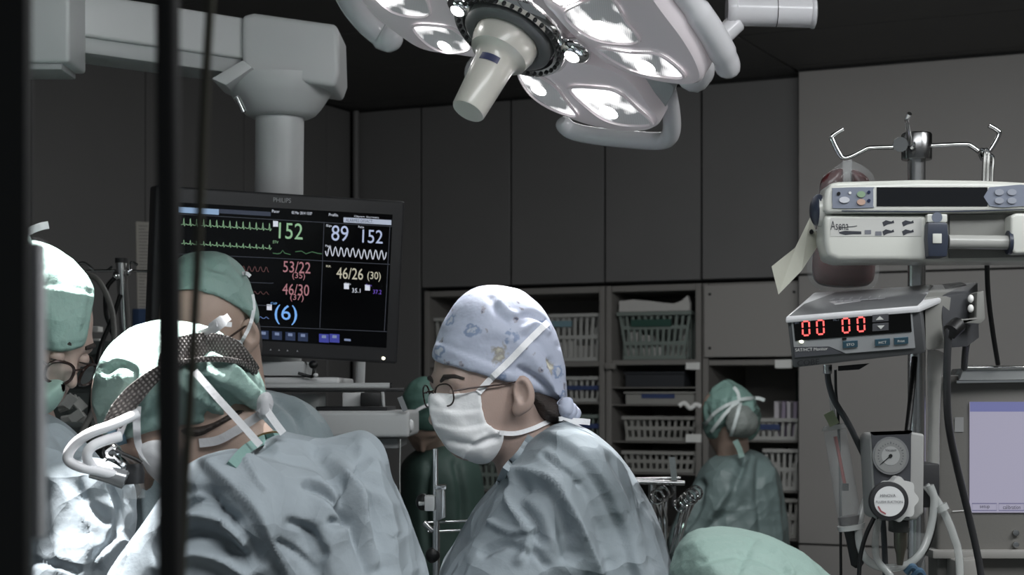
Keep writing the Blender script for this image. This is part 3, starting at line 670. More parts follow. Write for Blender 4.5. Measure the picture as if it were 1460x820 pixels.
for pts in ([(173, 386, DL), (140, 386, DL), (124, 387, DL), (117, 392, DL)], [(110, 377, DL), (120, 375, DL), (132, 384, DL)], [(173, 386, DL), (218, 387, DL)], [(186, 385, DL), (187, 374, DL), (196, 378, DL)], [(154, 385, DL), (160, 380, DL)]):
    MB().tube(PS(pts, 4), .003, 8).build('hook_arm', M_chrome, iv)
MB().ell(P(165, 394, DL - .01), (.008, .008, .010)).build('clamp_knob', M_chrome, iv); MB().ell(P(183, 388, DL - .02), (.006, .006, .008)).build('clamp_knob', M_chrome, iv)
for k in range(5): 
    t = k * 2 * math.pi / 5; b0 = P(180, 480, DL); b0.z = .05; MB().tube([b0, b0 + Vector((math.cos(t) * .2, math.sin(t) * .2, -.02))], .012, 10).build('foot', M_steel, iv); MB().ell(b0 + Vector((math.cos(t) * .2, math.sin(t) * .2, -.025)), (.025, .025, .025), n=12, m=8).build('castor', M_blk, iv)
tag(MB().tube(PS([(122, 390, 3.7), (140, 400, 3.67), (155, 428, 3.66), (162, 460, 3.65), (160, 500, 3.62), (135, 580, 3.53), (110, 640, 3.5), (105, 760, 3.5), (104, 1000, 3.5)]), .006, 10).build('breathing_hose', mat('hose_grey', (128, 126, 122), .5, bump=.05)), 'pale grey hose hanging from the drip stand hook', 'hose')
tag(MB().tube(PS([(164, 396, 3.72), (152, 412, 3.72), (151, 445, 3.72), (158, 468, 3.72), (166, 500, 3.7), (175, 600, 3.7), (180, 900, 3.7)]), .005, 10).build('black_cable', M_blk), 'black cable curving left of the drip stand pole', 'cable')
tag(MB().tube(PS([(172, 420, 3.705), (160, 455, 3.70), (145, 490, 3.68), (138, 520, 3.65), (128, 590, 3.585), (124, 680, 3.58), (122, 1000, 3.58)]), .005, 10).build('black_cable', M_blk), 'black cable crossing down behind the left surgeon\'s cap', 'cable')
# anaesthetic trolley behind (only scraps of it show)
tr = thing('equipment_trolley', 'dim grey equipment trolley with clutter between the left surgeons', 'trolley', P(150, 565, 4.1) - UZ * 1.6)
q = P(150, 505, 4.0); MB().box((q.x, 4.2, q.z / 2), (.2, .18, q.z / 2)).build('cabinet_body', mat('trolley_grey', (88, 94, 92), .5, bump=.03), tr, bevel=.006)
for y0, y1 in ((486, 505), (530, 548), (560, 590), (600, 640)): pbox('drawer_front', 96, y0, 205, y1, 3.99, .02, mat('drawer_grey', (104, 110, 108), .5, bump=.03), tr)
for x0, y0, x1, y1 in ((128, 462, 140, 470), (128, 480, 142, 486), (146, 490, 162, 504)): pbox('small_item', x0, y0 + 3, x1, y1 + 3, 4.02, .05, M_pk, tr)
for k in range(9):
    x, y = 88 + random.uniform(0, 34), 566 + random.uniform(0, 34)
    p = P(x, y, 3.62 + random.uniform(0, .08)); m = MB(); r = Matrix.Rotation(random.uniform(-1, 1), 3, 'Y') @ Matrix.Rotation(random.uniform(-.6, .6), 3, 'X')
    m.box(p, (.014, .004, .010), tuple(r @ v for v in (Vector((1, 0, 0)), Vector((0, 1, 0)), Vector((0, 0, 1))))); m.build('clutter_piece', M_pk, tr)
pbox('worktop', 20, 602, 118, 610, 3.6, .3, mat('drawer_grey', (104, 110, 108)), tr)
MB().tube([P(28, 606, 3.7), Vector((P(28, 606, 3.7).x, 3.7, .0))], .03, 12).build('support_leg', M_dk, tr)
# ------------------------------------------------------------ surgical lamp
LN = Vector((-.42, -.35, -.84)).normalized(); LC = P(735, 35, 2.7)
LP = Plane(LC, LN)
lamp = thing('surgical_lamp', 'large petal-shaped surgical lamp with lit lenses and sterile handle', 'surgical lamp', LC)
M_lw = mat('lamp_white', (222, 221, 224), .25, bump=.01, coat=.4); M_cov = mat('lamp_cover', (214, 206, 210), .12, bump=.006, bscale=30, coat=.7, emit=.12)
def lensmat():
    m = bpy.data.materials.new('lens_lit'); m.use_nodes = True; nt = m.node_tree; b = nt.nodes['Principled BSDF']
    tc = nt.nodes.new('ShaderNodeTexCoord'); w = nt.nodes.new('ShaderNodeTexWave'); w.inputs['Scale'].default_value = 120; w.bands_direction = 'X'
    n = nt.nodes.new('ShaderNodeTexNoise'); n.inputs['Scale'].default_value = 20
    nt.links.new(tc.outputs['Object'], w.inputs[0]); nt.links.new(tc.outputs['Object'], n.inputs[0])
    mr = nt.nodes.new('ShaderNodeMapRange'); mr.inputs[1].default_value = .45; mr.inputs[2].default_value = .66; mr.inputs[3].default_value = .10; mr.inputs[4].default_value = 2.4
    nt.links.new(n.outputs['Fac'], mr.inputs[0])
    m2 = nt.nodes.new('ShaderNodeMapRange'); m2.inputs[3].default_value = .45; m2.inputs[4].default_value = 1.2; nt.links.new(w.outputs['Fac'], m2.inputs[0])
    mu = nt.nodes.new('ShaderNodeMath'); mu.operation = 'MULTIPLY'; nt.links.new(mr.outputs[0], mu.inputs[0]); nt.links.new(m2.outputs[0], mu.inputs[1])
    b.inputs['Base Color'].default_value = (.45, .45, .47, 1); b.inputs['Roughness'].default_value = .15
    b.inputs['Emission Color'].default_value = (1, .985, .985, 1); nt.links.new(mu.outputs[0], b.inputs['Emission Strength'])
    return m
M_lens = lensmat(); M_led = mat('led_white', (255, 252, 250), .4, emit=14, bump=.001)
def inset(poly, k, c=None):
    c = c or (np.mean([p[0] for p in poly]), np.mean([p[1] for p in poly])); return [(c[0] + (x - c[0]) * k, c[1] + (y - c[1]) * k) for x, y in poly]
def smooth_poly(p, n=6): return [tuple(q) for q in spline(p, n, True)]
def domed(name, poly, h0, h1, mt, par, holes=(), dome=.004):
    """shell with rounded rim: stacked rings of the outline; windows are sunk frames on top"""
    pts = smooth_poly(poly); n = len(pts); m = MB(); v = []; f = []
    c = (np.mean([p[0] for p in pts]), np.mean([p[1] for p in pts])); base = [LP.hit(x, y, h1) for x, y in pts]; cc = LP.hit(*c, h1)
    rings = [(1.0, h0), (1.015, (h0 + h1) * .5), (1.0, h1 - .004), (.965, h1 + .001), (.9, h1 + dome * .45), (.7, h1 + dome * .85), (.4, h1 + dome)]
    for k, h in rings:
        for p in base: v.append(cc + (p - cc) * k + LN * (h - h1))
    for r in range(len(rings) - 1):
        for i in range(n): f.append((r * n + i, r * n + (i + 1) % n, (r + 1) * n + (i + 1) % n, (r + 1) * n + i))
    f.append(tuple(range(n - 1, -1, -1))); f.append(tuple(range((len(rings) - 1) * n, len(rings) * n)))
    return m.add(v, f).build(name, mt, par)
def window(poly, par, h, led=None):
    pts = smooth_poly(poly, 5)
    n = len(pts); c = (np.mean([p[0] for p in pts]), np.mean([p[1] for p in pts]))
    b = [LP.hit(x, y, h) for x, y in pts]; cc = LP.hit(*c, h); v = []; f = []
    for k, dh in ((1.07, .0), (1.06, .0035), (1.0, .004), (.96, .001)):
        for p in b: v.append(cc + (p - cc) * k + LN * dh)
    for r in range(3):
        for i in range(n): f.append((r * n + i, r * n + (i + 1) % n, (r + 1) * n + (i + 1) % n, (r + 1) * n + i))
    fr = MB().add(v, f).build('lens_frame', M_cov, par)
    LP.slab([tuple(p) for p in inset(pts, .98, c)], h - .002, h + .0015).build('lens', M_lens, fr)
    if led: MB().ell(LP.hit(led[0], led[1], h + .001), (led[2] * .00108, led[2] * .00108, .003), (LN.orthogonal().normalized(), LN.cross(LN.orthogonal()).normalized(), LN), 14, 8).build('led_cluster', M_led, fr)
podA = [(470, -70), (500, -18), (533, 22), (573, 54), (605, 72), (650, 79), (690, 82), (694, 60), (664, 26), (648, -10), (640, -70), (560, -110)]
podB = [(738, 84), (752, 118), (785, 153), (825, 174), (880, 187), (925, 186), (941, 172), (925, 148), (903, 118), (870, 98), (820, 86), (775, 72)]
podC = [(800, -60), (770, -10), (790, 22), (828, 62), (870, 94), (920, 113), (975, 122), (1000, 116), (996, 92), (975, 55), (945, 15), (905, -40), (860, -85)]
for nm, poly, wins in (('pod', podA, [([(528, -22), (590, -24), (612, 20), (560, 16)], (545, -2, 16)), ([(590, 37), (632, 37), (654, 46), (672, 67), (640, 74), (610, 62)], (634, 66, 12))]),
                       ('pod', podB, [([(741, 103), (762, 105), (790, 121), (806, 141), (822, 164), (796, 158), (768, 143), (750, 125)], (768, 128, 13)), ([(813, 126), (855, 125), (882, 131), (908, 153), (929, 175), (900, 178), (868, 172), (842, 156)], (868, 160, 15))]),
                       ('pod', podC, [([(806, 22), (830, 4), (868, -6), (893, 30), (911, 57), (880, 61), (842, 52)], (858, 40, 16)), ([(853, 69), (900, 74), (942, 78), (975, 108), (938, 107), (893, 95)], (920, 96, 16)), ([(770, -40), (830, -50), (850, -20), (800, 5)], (800, -4, 20))])):
    pd_ = domed(nm, poly, -.05, .012, M_cov, lamp); 
    for w, led in wins: window(w, pd_, .0175, led)
# white rear shells and outer guard rails
def rim(pts, h, r0, name, sq=1.0):
    p3 = [LP.hit(x, y, h) for x, y in spline(pts, 8)]; MB().tube(p3, r0, 14).build(name, M_lw, lamp)
rim([(478, -40), (505, 12), (540, 48), (572, 58)], -.035, [.020] * 17 + [.024] * 4 + [.020, .017, .012, .005], 'rear_shell')
n_ = 33; rim([(905, -30), (945, 20), (975, 60), (992, 95), (980, 112)], -.045, [.03] * (n_ - 4) + [.027, .022, .015, .006], 'rear_shell')
rim([(950, -40), (985, 5), (1015, 48), (1036, 88), (1036, 106)], -.03, [.018] * 10 + [.021] * 12 + [.019] * 6 + [.016, .013, .011, .008, .004], 'guard_rail')
LP.slab(smooth_poly([(893, 112), (905, 108), (958, 122), (950, 150), (938, 165)]), -.06, -.01).build('rear_housing', mat('lamp_grey', (170, 174, 174), .35, bump=.02), lamp, bevel=.004)
p3 = [LP.hit(x, y, -.03) for x, y in spline([(800, 172), (814, 186), (850, 194), (900, 199), (940, 201), (954, 195), (958, 180), (956, 155), (951, 128)], 6)]
MB().tube(p3, [.008, .012, .014] + [.0148] * (len(p3) - 4) + [.012], 14).build('positioning_handle', M_lw, lamp)
# hub, chrome ring and sterile handle
MB().lathe([(-.04, .10), (.018, .098), (.026, .092), (.026, .078), (.014, .074)], LC, LN, 48).build('chrome_ring', M_chrome, lamp)
for k in range(40):
    t = 2 * math.pi * k / 40; a = LN.orthogonal().normalized(); b = LN.cross(a); rd = a * math.cos(t) + b * math.sin(t)
    MB().ell(LC + LN * .027 + rd * .085, (.0035, .0035, .003), n=8, m=6).build('ring_bead', M_dk, lamp)
MB().lathe([(0, .074), (.03, .072), (.034, .066), (.034, .055), (.03, .05)], LC, LN, 40).build('hub_seal', mat('hub_grey', (92, 94, 94), .4, bump=.02), lamp)
M_hd = mat('handle_cream', (196, 194, 186), .3, bump=.01, coat=.3)
hd = MB().lathe([(.02, .052), (.045, .051), (.062, .046), (.068, .036), (.075, .032), (.09, .031), (.168, .0265), (.171, .025)], LC, LN, 36).build('sterile_handle', M_hd, lamp)
a = LN.cross(Vector((0, 1, 0))).normalized()
hp = Plane(LC + LN * .085 + Vector((0, -1, 0)) * .0305, Vector((0, -1, -.1)))
q = LC + LN * .088; side = Vector((0, -1, .0)); side = (side - LN * side.dot(LN)).normalized(); tang = LN.cross(side).normalized()
v = []; f = []
for i in range(9):
    t = (i - 4) / 4 * .5 + .25; rr = .0316; d_ = side * math.cos(t) + tang * math.sin(t)
    v += [q + d_ * rr - LN * .006, q + d_ * rr + LN * .006]
for i in range(8): f.append((2 * i, 2 * i + 2, 2 * i + 3, 2 * i + 1))
MB().add(v, f).build('maker_plate', mat('plate_navy', (52, 58, 92), .4, bump=.02), hd)
for x, y, r in ((657, 7, .024), (820, 72, .026)):
    c = LP.hit(x, y, .02); a1 = LN.orthogonal().normalized(); MB().ell(c, (r, r, .014), (a1, LN.cross(a1), LN), 20, 10).build('chrome_reflector', M_chrome, lamp)
    MB().ell(c + LN * .01, (r * .5, r * .5, .008), (a1, LN.cross(a1), LN), 14, 8).build('led_cluster', M_led, lamp)
c = LP.hit(690, 105, -.06); MB().ell(c, (.034, .03, .036)).build('yoke_joint', M_lw, lamp)
LP.slab(smooth_poly([(640, -60), (690, 60), (745, 84), (800, 80), (800, 20), (780, -60)]), -.05, -.002).build('centre_housing', M_cov, lamp, bevel=.004)
# suspension: arm, joint cylinder and boom to the ceiling
ar = LP.hit(1005, 82, -.07); j = P(1062, 20, 2.86)
MB().tube([P(985, 95, 2.84), P(1050, 32, 2.86)], .0165, 14).build('link_arm', M_lw, lamp)
MB().tube([P(1036, 14, 2.86), P(1040, 14, 2.86), P(1048, 14, 2.86), P(1050, 14.5, 2.86), P(1155, 17, 2.86)], [.024, .0275, .0275, .0255, .0255], 32).build('joint_cylinder', M_lw, lamp)
MB().tube([P(1155, 17, 2.86), P(1158, 17, 2.86), P(1161, 17, 2.86), P(1163, 17, 2.86)], [.0255, .0275, .0275, .022], 32).build('joint_end_cap', M_lw, lamp)
MB().tube([P(1106, 16, 2.86), P(1107, 16, 2.86)], .0262, 32).build('joint_seam', M_dk, lamp)
MB().tube([P(1075, 10, 2.87), P(1075, -30, 2.87), P(1040, -60, 2.87) + Vector((0, .05, 0)), Vector((.36, 2.95, CEIL - .001))], .028, 20).build('suspension_arm', M_lw, lamp)
# ------------------------------------------------------------ infusion stand and devices at the right
DS = 2.5; mpx = DS / FPX
M_pump = mat('pump_cream', (206, 207, 200), .3, bump=.008, coat=.25); M_key = mat('key_panel_grey', (122, 128, 142), .4, bump=.01)
M_navy = mat('clamp_navy', (48, 54, 68), .35, bump=.01); M_clear = mat('clear_plastic', (225, 228, 228), .08, alpha=.14, bump=.02, bscale=30, coat=.5)
M_tube = mat('clear_tube', (205, 208, 206), .12, alpha=.45, bump=.01, coat=.5); M_ink = mat('print_dark', (44, 46, 54), .5, bump=.01)
st = thing('infusion_stand', 'chrome infusion stand with four hooks carrying the syringe pump', 'drip stand', P(1307, 565, DS) - UZ * 1.6)
b0 = P(1307, 565, DS); MB().tube([P(1307, 226, DS), Vector((b0.x, DS, .05))], 12.5 * mpx, 28).build('pole', M_steel, st)
MB().lathe([(0, 21 * mpx), (.002, 21.5 * mpx), (36 * mpx, 21.5 * mpx), (38 * mpx, 20 * mpx)], P(1307, 228, DS), UZ, 36).build('collar', mat('steel_dark', (120, 120, 120), .25, 1, bump=.01), st)
for pts in ([(1287, 210, DS), (1242, 211, DS), (1232, 214, DS), (1212, 224, DS), (1202, 225, DS), (1196, 218, DS), (1187, 200, DS), (1187, 194, DS), (1202, 184, DS)],
            [(1326, 208, DS), (1375, 206, DS), (1385, 209, DS), (1399, 218, DS), (1408, 218, DS), (1416, 208, DS), (1424, 193, DS), (1423, 187, DS), (1410, 179, DS)],
            [(1297, 206, 2.47), (1296, 195, 2.46), (1294, 180, 2.44), (1293, 170, 2.42), (1297, 162, 2.41)]):
    MB().tube(PS(pts, 5), .0034, 10).build('hook', M_chrome, st)
MB().tube([P(1283, 206, 2.47), P(1284, 206, 2.445)], [.0105, .0105], 10).build('clamp_knob', M_steel, st)
MB().tube(PS([(1299, 212, 2.47), (1303, 208, 2.468), (1302, 203, 2.467)]), .0028, 8).build('wing_lug', M_chrome, st)
for k in range(5):
    t = k * 2 * math.pi / 5 + .3; q = Vector((b0.x, DS, .07)); e = q + Vector((math.cos(t) * .22, math.sin(t) * .22, -.02))
    MB().tube([q, e], .014, 10).build('foot', M_steel, st); MB().ell(e - UZ * .022, (.026, .026, .026), n=12, m=8).build('castor', M_blk, st)
# S hooks hanging on the right arm
for k, (x, y) in enumerate(((1400, 0), (1406, 0), (1412, 8))):
    pts = [(x + 1, 228 + y, 2.5), (x - 3, 219 + y, 2.495), (x, 213 + y, 2.49), (x + 4, 218 + y, 2.49), (x + 3, 235 + y, 2.495), (x + 2, 262 + y, 2.5)]
    tag(MB().tube(PS(pts, 5), .0026, 8).build('hanger_hook', M_chrome), ('left', 'middle', 'right')[k] + ' of three steel hanger hooks on the right arm', 'hook', 'steel hanger hooks')
# ---- blood bag behind the pump
bb = thing('blood_bag', 'clear plastic bag of dark blood hanging behind the syringe pump', 'blood bag', P(1205, 420, 2.6))
DB = 2.58
out = [(1206, 228), (1222, 232), (1243, 246), (1250, 270), (1252, 330), (1254, 385), (1248, 408), (1225, 416), (1175, 415), (1154, 402), (1150, 370), (1158, 310), (1166, 270), (1178, 250), (1194, 236)]
implicit('pouch', inflate(out, DB, .022, .022), (P(1140, 0, DB).x, DB - .03, P(0, 425, DB).z), (P(1265, 0, DB).x, DB + .03, P(0, 220, DB).z), .003, M_clear, bb)
inn = [(1172, 254), (1184, 244), (1202, 240), (1203, 262), (1213, 262), (1213, 241), (1234, 250), (1243, 270), (1246, 330), (1248, 385), (1242, 404), (1222, 410), (1178, 409), (1160, 398), (1158, 370), (1164, 310), (1168, 270)]
implicit('blood', inflate(inn, DB, .017, .018, smooth=3), (P(1140, 0, DB).x, DB - .03, P(0, 425, DB).z), (P(1265, 0, DB).x, DB + .03, P(0, 230, DB).z), .003, mat('blood', (72, 22, 24), .25, bump=.01, noise=.25, nscale=9), bb)
MB().strip(PS([(1208, 226, 2.56), (1208, 240, 2.56), (1208, 265, 2.56)], 4), .013, .002).build('hanging_tab', M_clear, bb)
# ---- paper tag
tgp = [P(1155, 310, 2.44), P(1170, 345, 2.44), P(1143, 386, 2.42), P(1110, 420, 2.42), P(1100, 380, 2.42), P(1134, 353, 2.43)]
tg = MB(); off = Vector((0, .0012, 0)); tg.hexa([tgp[0], tgp[1], tgp[2], tgp[5]] + [p + off for p in (tgp[0], tgp[1], tgp[2], tgp[5])]); tg.hexa([tgp[5], tgp[2], tgp[3], tgp[4]] + [p + off for p in (tgp[5], tgp[2], tgp[3], tgp[4])])
to = thing('paper_tag', 'creased cream paper tag tied beside the pump knob', 'tag', tgp[3]); tg.build('card', mat('tag_card', (205, 204, 190), .6, bump=.05), to)
MB().tube([P(1157, 330, 2.438), P(1157, 331, 2.43)], .003, 12).build('eyelet', M_blk, to); MB().tube(PS([(1157, 330, 2.436), (1166, 328, 2.42), (1178, 328, 2.41)]), .0008, 6).build('string', M_wht, to)
# ---- syringe pump
sp = thing('syringe_pump', 'cream syringe pump with long dark display clamped to the stand', 'syringe pump', P(1310, 370, 2.42))
DP = 2.34
def extr(name, poly, D, dep, mt, par, bevel=.002, seg=2): 
    fr = [P(x, y, D) for x, y in poly]; return MB().prism(fr, [p + Vector((0, dep, 0)) for p in fr]).build(name, mt, par, bevel, seg)
F = Plane(P(1300, 300, DP), (0, -1, 0))
extr('rear_case', [(1182, 262), (1196, 259), (1310, 256), (1400, 257), (1500, 262), (1500, 373), (1200, 373), (1184, 368), (1176, 340)], DP + .022, .075, M_pump, sp, .006, 3)
extr('control_head', [(1178, 272), (1184, 264), (1300, 259), (1400, 259), (1500, 263), (1500, 297), (1400, 303), (1300, 304), (1176, 304), (1175, 290)], DP, .06, M_pump, sp, .006, 3)
extr('lower_case', [(1175, 306), (1322, 306), (1322, 371), (1196, 371), (1180, 365), (1176, 345)], DP + .006, .06, M_pump, sp, .007, 3)
def fl(name, poly, mt, par, h0=0, h1=.0015, pl=F): return pl.slab(poly, h0, h1).build(name, mt, par)
fl('display', rect(1250, 267, 1408, 294), mat('lcd_dark', (22, 23, 26), .06, bump=.004, spec=.7), sp, 0, .001)
kp = fl('key_panel', smooth_poly([(1187, 271), (1191, 268), (1243, 267), (1245, 270), (1245, 293), (1242, 296), (1192, 297), (1187, 292)], 3), M_key, sp)
for x, y, r, c in ((1196, 276, 2.6, (20, 20, 22)), (1212, 275, 2, (220, 220, 220)), (1239, 274, 2.4, (30, 40, 70)), (1239, 286, 2.4, (30, 40, 70))): fl('indicator', disc(x, y, r, r, 12), mat('ind_%d%d' % (c[0], c[2]), c, .3, bump=.01), kp, .0015, .003)
for x, y, rx, ry, c in ((1204, 285, 7.5, 4.5, (196, 198, 204)), (1228, 277, 6, 4.5, (136, 160, 132)), (1228, 288, 6, 4.5, (186, 156, 140))): fl('button', disc(x, y, rx, ry, 18), mat('btn_%d' % c[1], c, .35, bump=.01), kp, .0015, .0035)
kp2 = fl('key_panel', smooth_poly([(1411, 267), (1500, 266), (1500, 292), (1455, 294), (1411, 294)], 2), M_key, sp)
for x in (1425, 1443):
    for y in (274, 286): fl('button', disc(x, y, 6.5, 4.5, 18), mat('btn_grey', (150, 154, 164), .35, bump=.01), kp2, .0015, .0035)
fl('trim_line', [(1200, 300), (1330, 301), (1460, 298), (1460, 299.5), (1330, 303), (1200, 301.5)], M_navy, sp, 0, .001)
F2 = Plane(P(1300, 330, DP + .006), (0, -1, 0)); sil = fl('decal', rect(1184, 311, 1314, 337), mat('decal_grey', (190, 190, 186), .4, bump=.01), sp, 0, .0006, F2)
text('Asena', F2, 1184, 315, 1210, 328, M_ink, sp, h=.001)
F2.line([(1196, 330), (1196, 325), (1218, 323), (1222, 322)], 1, .001).build('diagram_line', M_ink, sp)
fl('diagram', [(1196, 331), (1205, 329), (1215, 329.5), (1228, 330), (1228, 334), (1215, 334), (1205, 335), (1197, 333)], M_ink, sp, .0006, .001, F2)
for x, y in ((1233, 328), (1248, 330)): fl('diagram', rect(x, y, x + 9, y + 6), mat('print_mid', (110, 112, 120), .5, bump=.01), sp, .0006, .001, F2)
for x, y in ((1258, 314), (1286, 314), (1258, 327), (1286, 327)): fl('diagram', [(x, y + 3), (x + 5, y), (x + 13, y + 2), (x + 16, y), (x + 17, y + 4), (x + 8, y + 6), (x + 2, y + 9)], M_ink, sp, .0006, .001, F2)
cl = extr('barrel_clamp', [(1323, 317), (1351, 317), (1353, 340), (1351, 366), (1324, 366), (1322, 340)], DP - .012, .05, M_navy, sp, .003)
extr('clamp_window', rect(1330, 333, 1343, 347), DP - .0135, .004, M_pump, cl, .001); extr('clamp_top', rect(1322, 305, 1351, 317), DP - .004, .03, M_pump, sp, .002); MB().tube([P(1336, 310, DP - .006), P(1336, 310, DP - .003)], 7 * mpx, 18).build('sensor_disc', M_key, sp)
extr('syringe_bay', [(1354, 306), (1500, 304), (1500, 366), (1354, 368)], DP + .016, .02, mat('bay_grey', (128, 128, 124), .45, bump=.02), sp, .001)
sy = MB().tube([P(1352, 345, DP), P(1436, 346, DP)], 9.5 * mpx, 24).build('syringe_barrel', mat('barrel_grey', (168, 168, 164), .2, bump=.01), sp)
MB().tube([P(1436, 346, DP), P(1441, 346, DP)], 16 * mpx, 20).build('barrel_flange', M_navy, sp)
extr('plunger_drive', [(1441, 308), (1448, 304), (1500, 304), (1500, 360), (1448, 362), (1441, 356)], DP - .012, .06, M_pump, sp, .005, 3)
MB().ell(P(1167, 300, DP + .03), (.012, .02, .022)).build('side_knob_cap', M_navy, sp); MB().tube([P(1165, 301, DP + .03), P(1182, 301, DP + .03)], .021, 24).build('side_knob', M_pump, sp)
MB().box(P(1307, 330, 2.45), (.02, .03, .03)).build('pole_clamp', M_dk, sp, bevel=.003)

# ---- saturation / haematocrit monitor
sh = thing('blood_gas_monitor', 'white topped box monitor with red digital readout 00 00', 'medical monitor', P(1250, 520, 2.35))
f4 = [P(1121, 451, 2.22), P(1311, 436, 2.24), P(1319, 504, 2.27), P(1130, 525, 2.25)]
k4 = [P(1160, 419, 2.43), P(1330, 405, 2.45), P(1330, 470, 2.47), P(1168, 490, 2.46)]
MB().hexa(f4 + k4).build('casing', mat('case_dark', (84, 85, 87), .45, bump=.02, bscale=200), sh, bevel=.004, seg=2)
t4 = [P(1120, 452, 2.218), P(1312, 436.5, 2.238), P(1395, 402, 2.47), P(1160, 417, 2.44)]; dn = Vector((0, .002, -.008))
MB().prism(t4, [p + dn for p in t4]).build('top_cover', mat('case_white', (216, 216, 218), .3, bump=.01, coat=.2), sh, bevel=.003)
TP = Plane.of(t4[0], t4[1], t4[2]); 
lb = TP.slab([(1172, 426), (1370, 402), (1378, 406), (1332, 416), (1262, 424), (1190, 434)], .0, .002).build('printed_sheet', mat('sheet_white', (206, 206, 208), .15, bump=.04, coat=.5), sh)
for k in range(6): TP.line([(1190 + k * 13, 425.5 - k * .9), (1183 + k * 14, 428 - k * .8)], 1.6, .0026).build('sheet_print', mat('print_soft', (130, 130, 134), .5, bump=.01), sh); TP.line([(1192 + k * 12, 430 - k * .7), (1202 + k * 12, 428.5 - k * .7)], 1.6, .0026).build('sheet_print', mat('print_soft', (130, 130, 134)), sh)
MB().hexa([P(1318, 424, 2.30), P(1376, 420, 2.34), P(1376, 494, 2.36), P(1320, 500, 2.30), P(1330, 406, 2.45), P(1392, 402, 2.47), P(1392, 480, 2.48), P(1330, 490, 2.47)]).build('side_case', mat('case_mid', (122, 122, 118), .5, bump=.02), sh, bevel=.003)
MB().hexa([P(1342, 422, 2.318), P(1378, 418, 2.338), P(1380, 494, 2.358), P(1345, 497, 2.328), P(1350, 408, 2.44), P(1394, 403, 2.45), P(1396, 482, 2.46), P(1350, 490, 2.45)]).build('side_inset', mat('case_dark2', (66, 67, 70), .5, bump=.02), sh, bevel=.002)
extr('handle_bracket', [(1393, 417), (1403, 414), (1405, 456), (1398, 462), (1364, 460), (1354, 470), (1352, 466), (1360, 456), (1392, 453)], 2.33, .05, mat('case_mid', (122, 122, 118)), sh, .002)
for y in (426, 440): MB().ell(P(1384, y, 2.335), (.004, .004, .0055)).build('socket', M_wht, sh)
SF = Plane.of(f4[0], f4[1], f4[3]); SS = -.079
pn = fl('front_panel', [(1128, 455), (1300, 441), (1305, 496), (1206, 504), (1182, 494), (1132, 495)], mat('panel_silver', (164, 166, 168), .35, bump=.01), sh, 0, .001, SF)
fl('name_strip', [(1132, 496), (1180, 494), (1202, 504), (1133, 510)], mat('panel_slate', (84, 85, 90), .4, bump=.01), pn, 0, .0012, SF)
dsp = fl('readout_window', [(1131, 458), (1298, 445), (1300, 473), (1134, 486)], mat('window_black', (8, 8, 9), .15, bump=.003), pn, .001, .0018, SF)
RED = mat('led_red', (255, 96, 92), .4, emit=1.5, bump=.001)
def digit(x, y, w, h):
    for a, b in (((0, 0), (w, 0)), ((0, h), (w, h)), ((0, 0), (0, h / 2)), ((w, 0), (w, h / 2)), ((0, h / 2), (0, h)), ((w, h / 2), (w, h))):
        a = np.array(a, float); b = np.array(b, float); e = (b - a) / np.linalg.norm(b - a); a = a + e * 1.3; b = b - e * 1.3
        q = [(x + p[0] + p[1] * .04, y + p[1] + SS * p[0]) for p in (a, b)]; SF.line(q, 2.2, .0026).build('readout_segment', RED, dsp)
for x, y in ((1144, 458.5), (1164.5, 457), (1201, 454.5), (1222.5, 452.8)): digit(x, y, 9.5, 20)
text('SAT', SF, 1133, 458.5, 1140, 462, M_key, dsp, SS, .0024); text('HCT', SF, 1188, 454, 1197, 458, M_key, dsp, SS, .0024)
for y, tri in ((448, [(1249, 456.5), (1254.5, 451), (1260, 455.7)]), (461, [(1251, 465), (1261, 464.2), (1256, 469.5)])):
    k_ = fl('arrow_key', rect(1244, y + 1.2, 1267, y + 11.5, SS), mat('key_grey', (92, 92, 96), .4, bump=.01), pn, .001, .003, SF); fl('arrow_mark', tri, M_wht, k_, .003, .0036, SF)
for x0, x1, y, t in ((1202, 1223, 487.5, 'STO'), (1248, 1269, 484.5, 'HCT'), (1275, 1295, 482.5, 'Print')):
    k_ = fl('function_key', rect(x0, y, x1, y + 9, SS), mat('key_teal', (56, 84, 98), .4, bump=.01), pn, .001, .0026, SF); text(t, SF, x0 + 5, y + 2.5, x1 - 5, y + 6, M_wht, k_, SS, .003)
text('SAT/HCT Monitor', SF, 1134, 497, 1180, 501.5, M_wht, pn, -.05, .002); fl('ready_lamp', disc(1143, 487.5, 3, 2, 12), E('lampw', (250, 255, 225), 2.5), pn, .001, .003, SF); fl('slot_mark', rect(1201, 482.5, 1207, 484.8, SS), M_blk, pn, .001, .002, SF)
text('COBE', SF, 1137, 514, 1168, 522, mat('emboss_grey', (46, 47, 49), .4, bump=.01), sh, SS, .0012)
MB().box(P(1307, 455, 2.455), (.03, .03, .03)).build('pole_clamp', M_dk, sh, bevel=.003); MB().tube([P(1180, 520, 2.36), P(1180, 533, 2.36)], .006, 14).build('probe_socket', M_steel, sh)
MB().hexa([P(1195, 522, 2.3), P(1240, 518, 2.3), P(1225, 527, 2.3), P(1195, 529, 2.3)] + [P(1195, 522, 2.4), P(1240, 518, 2.4), P(1225, 527, 2.4), P(1195, 529, 2.4)]).build('under_bracket', M_blk, sh)

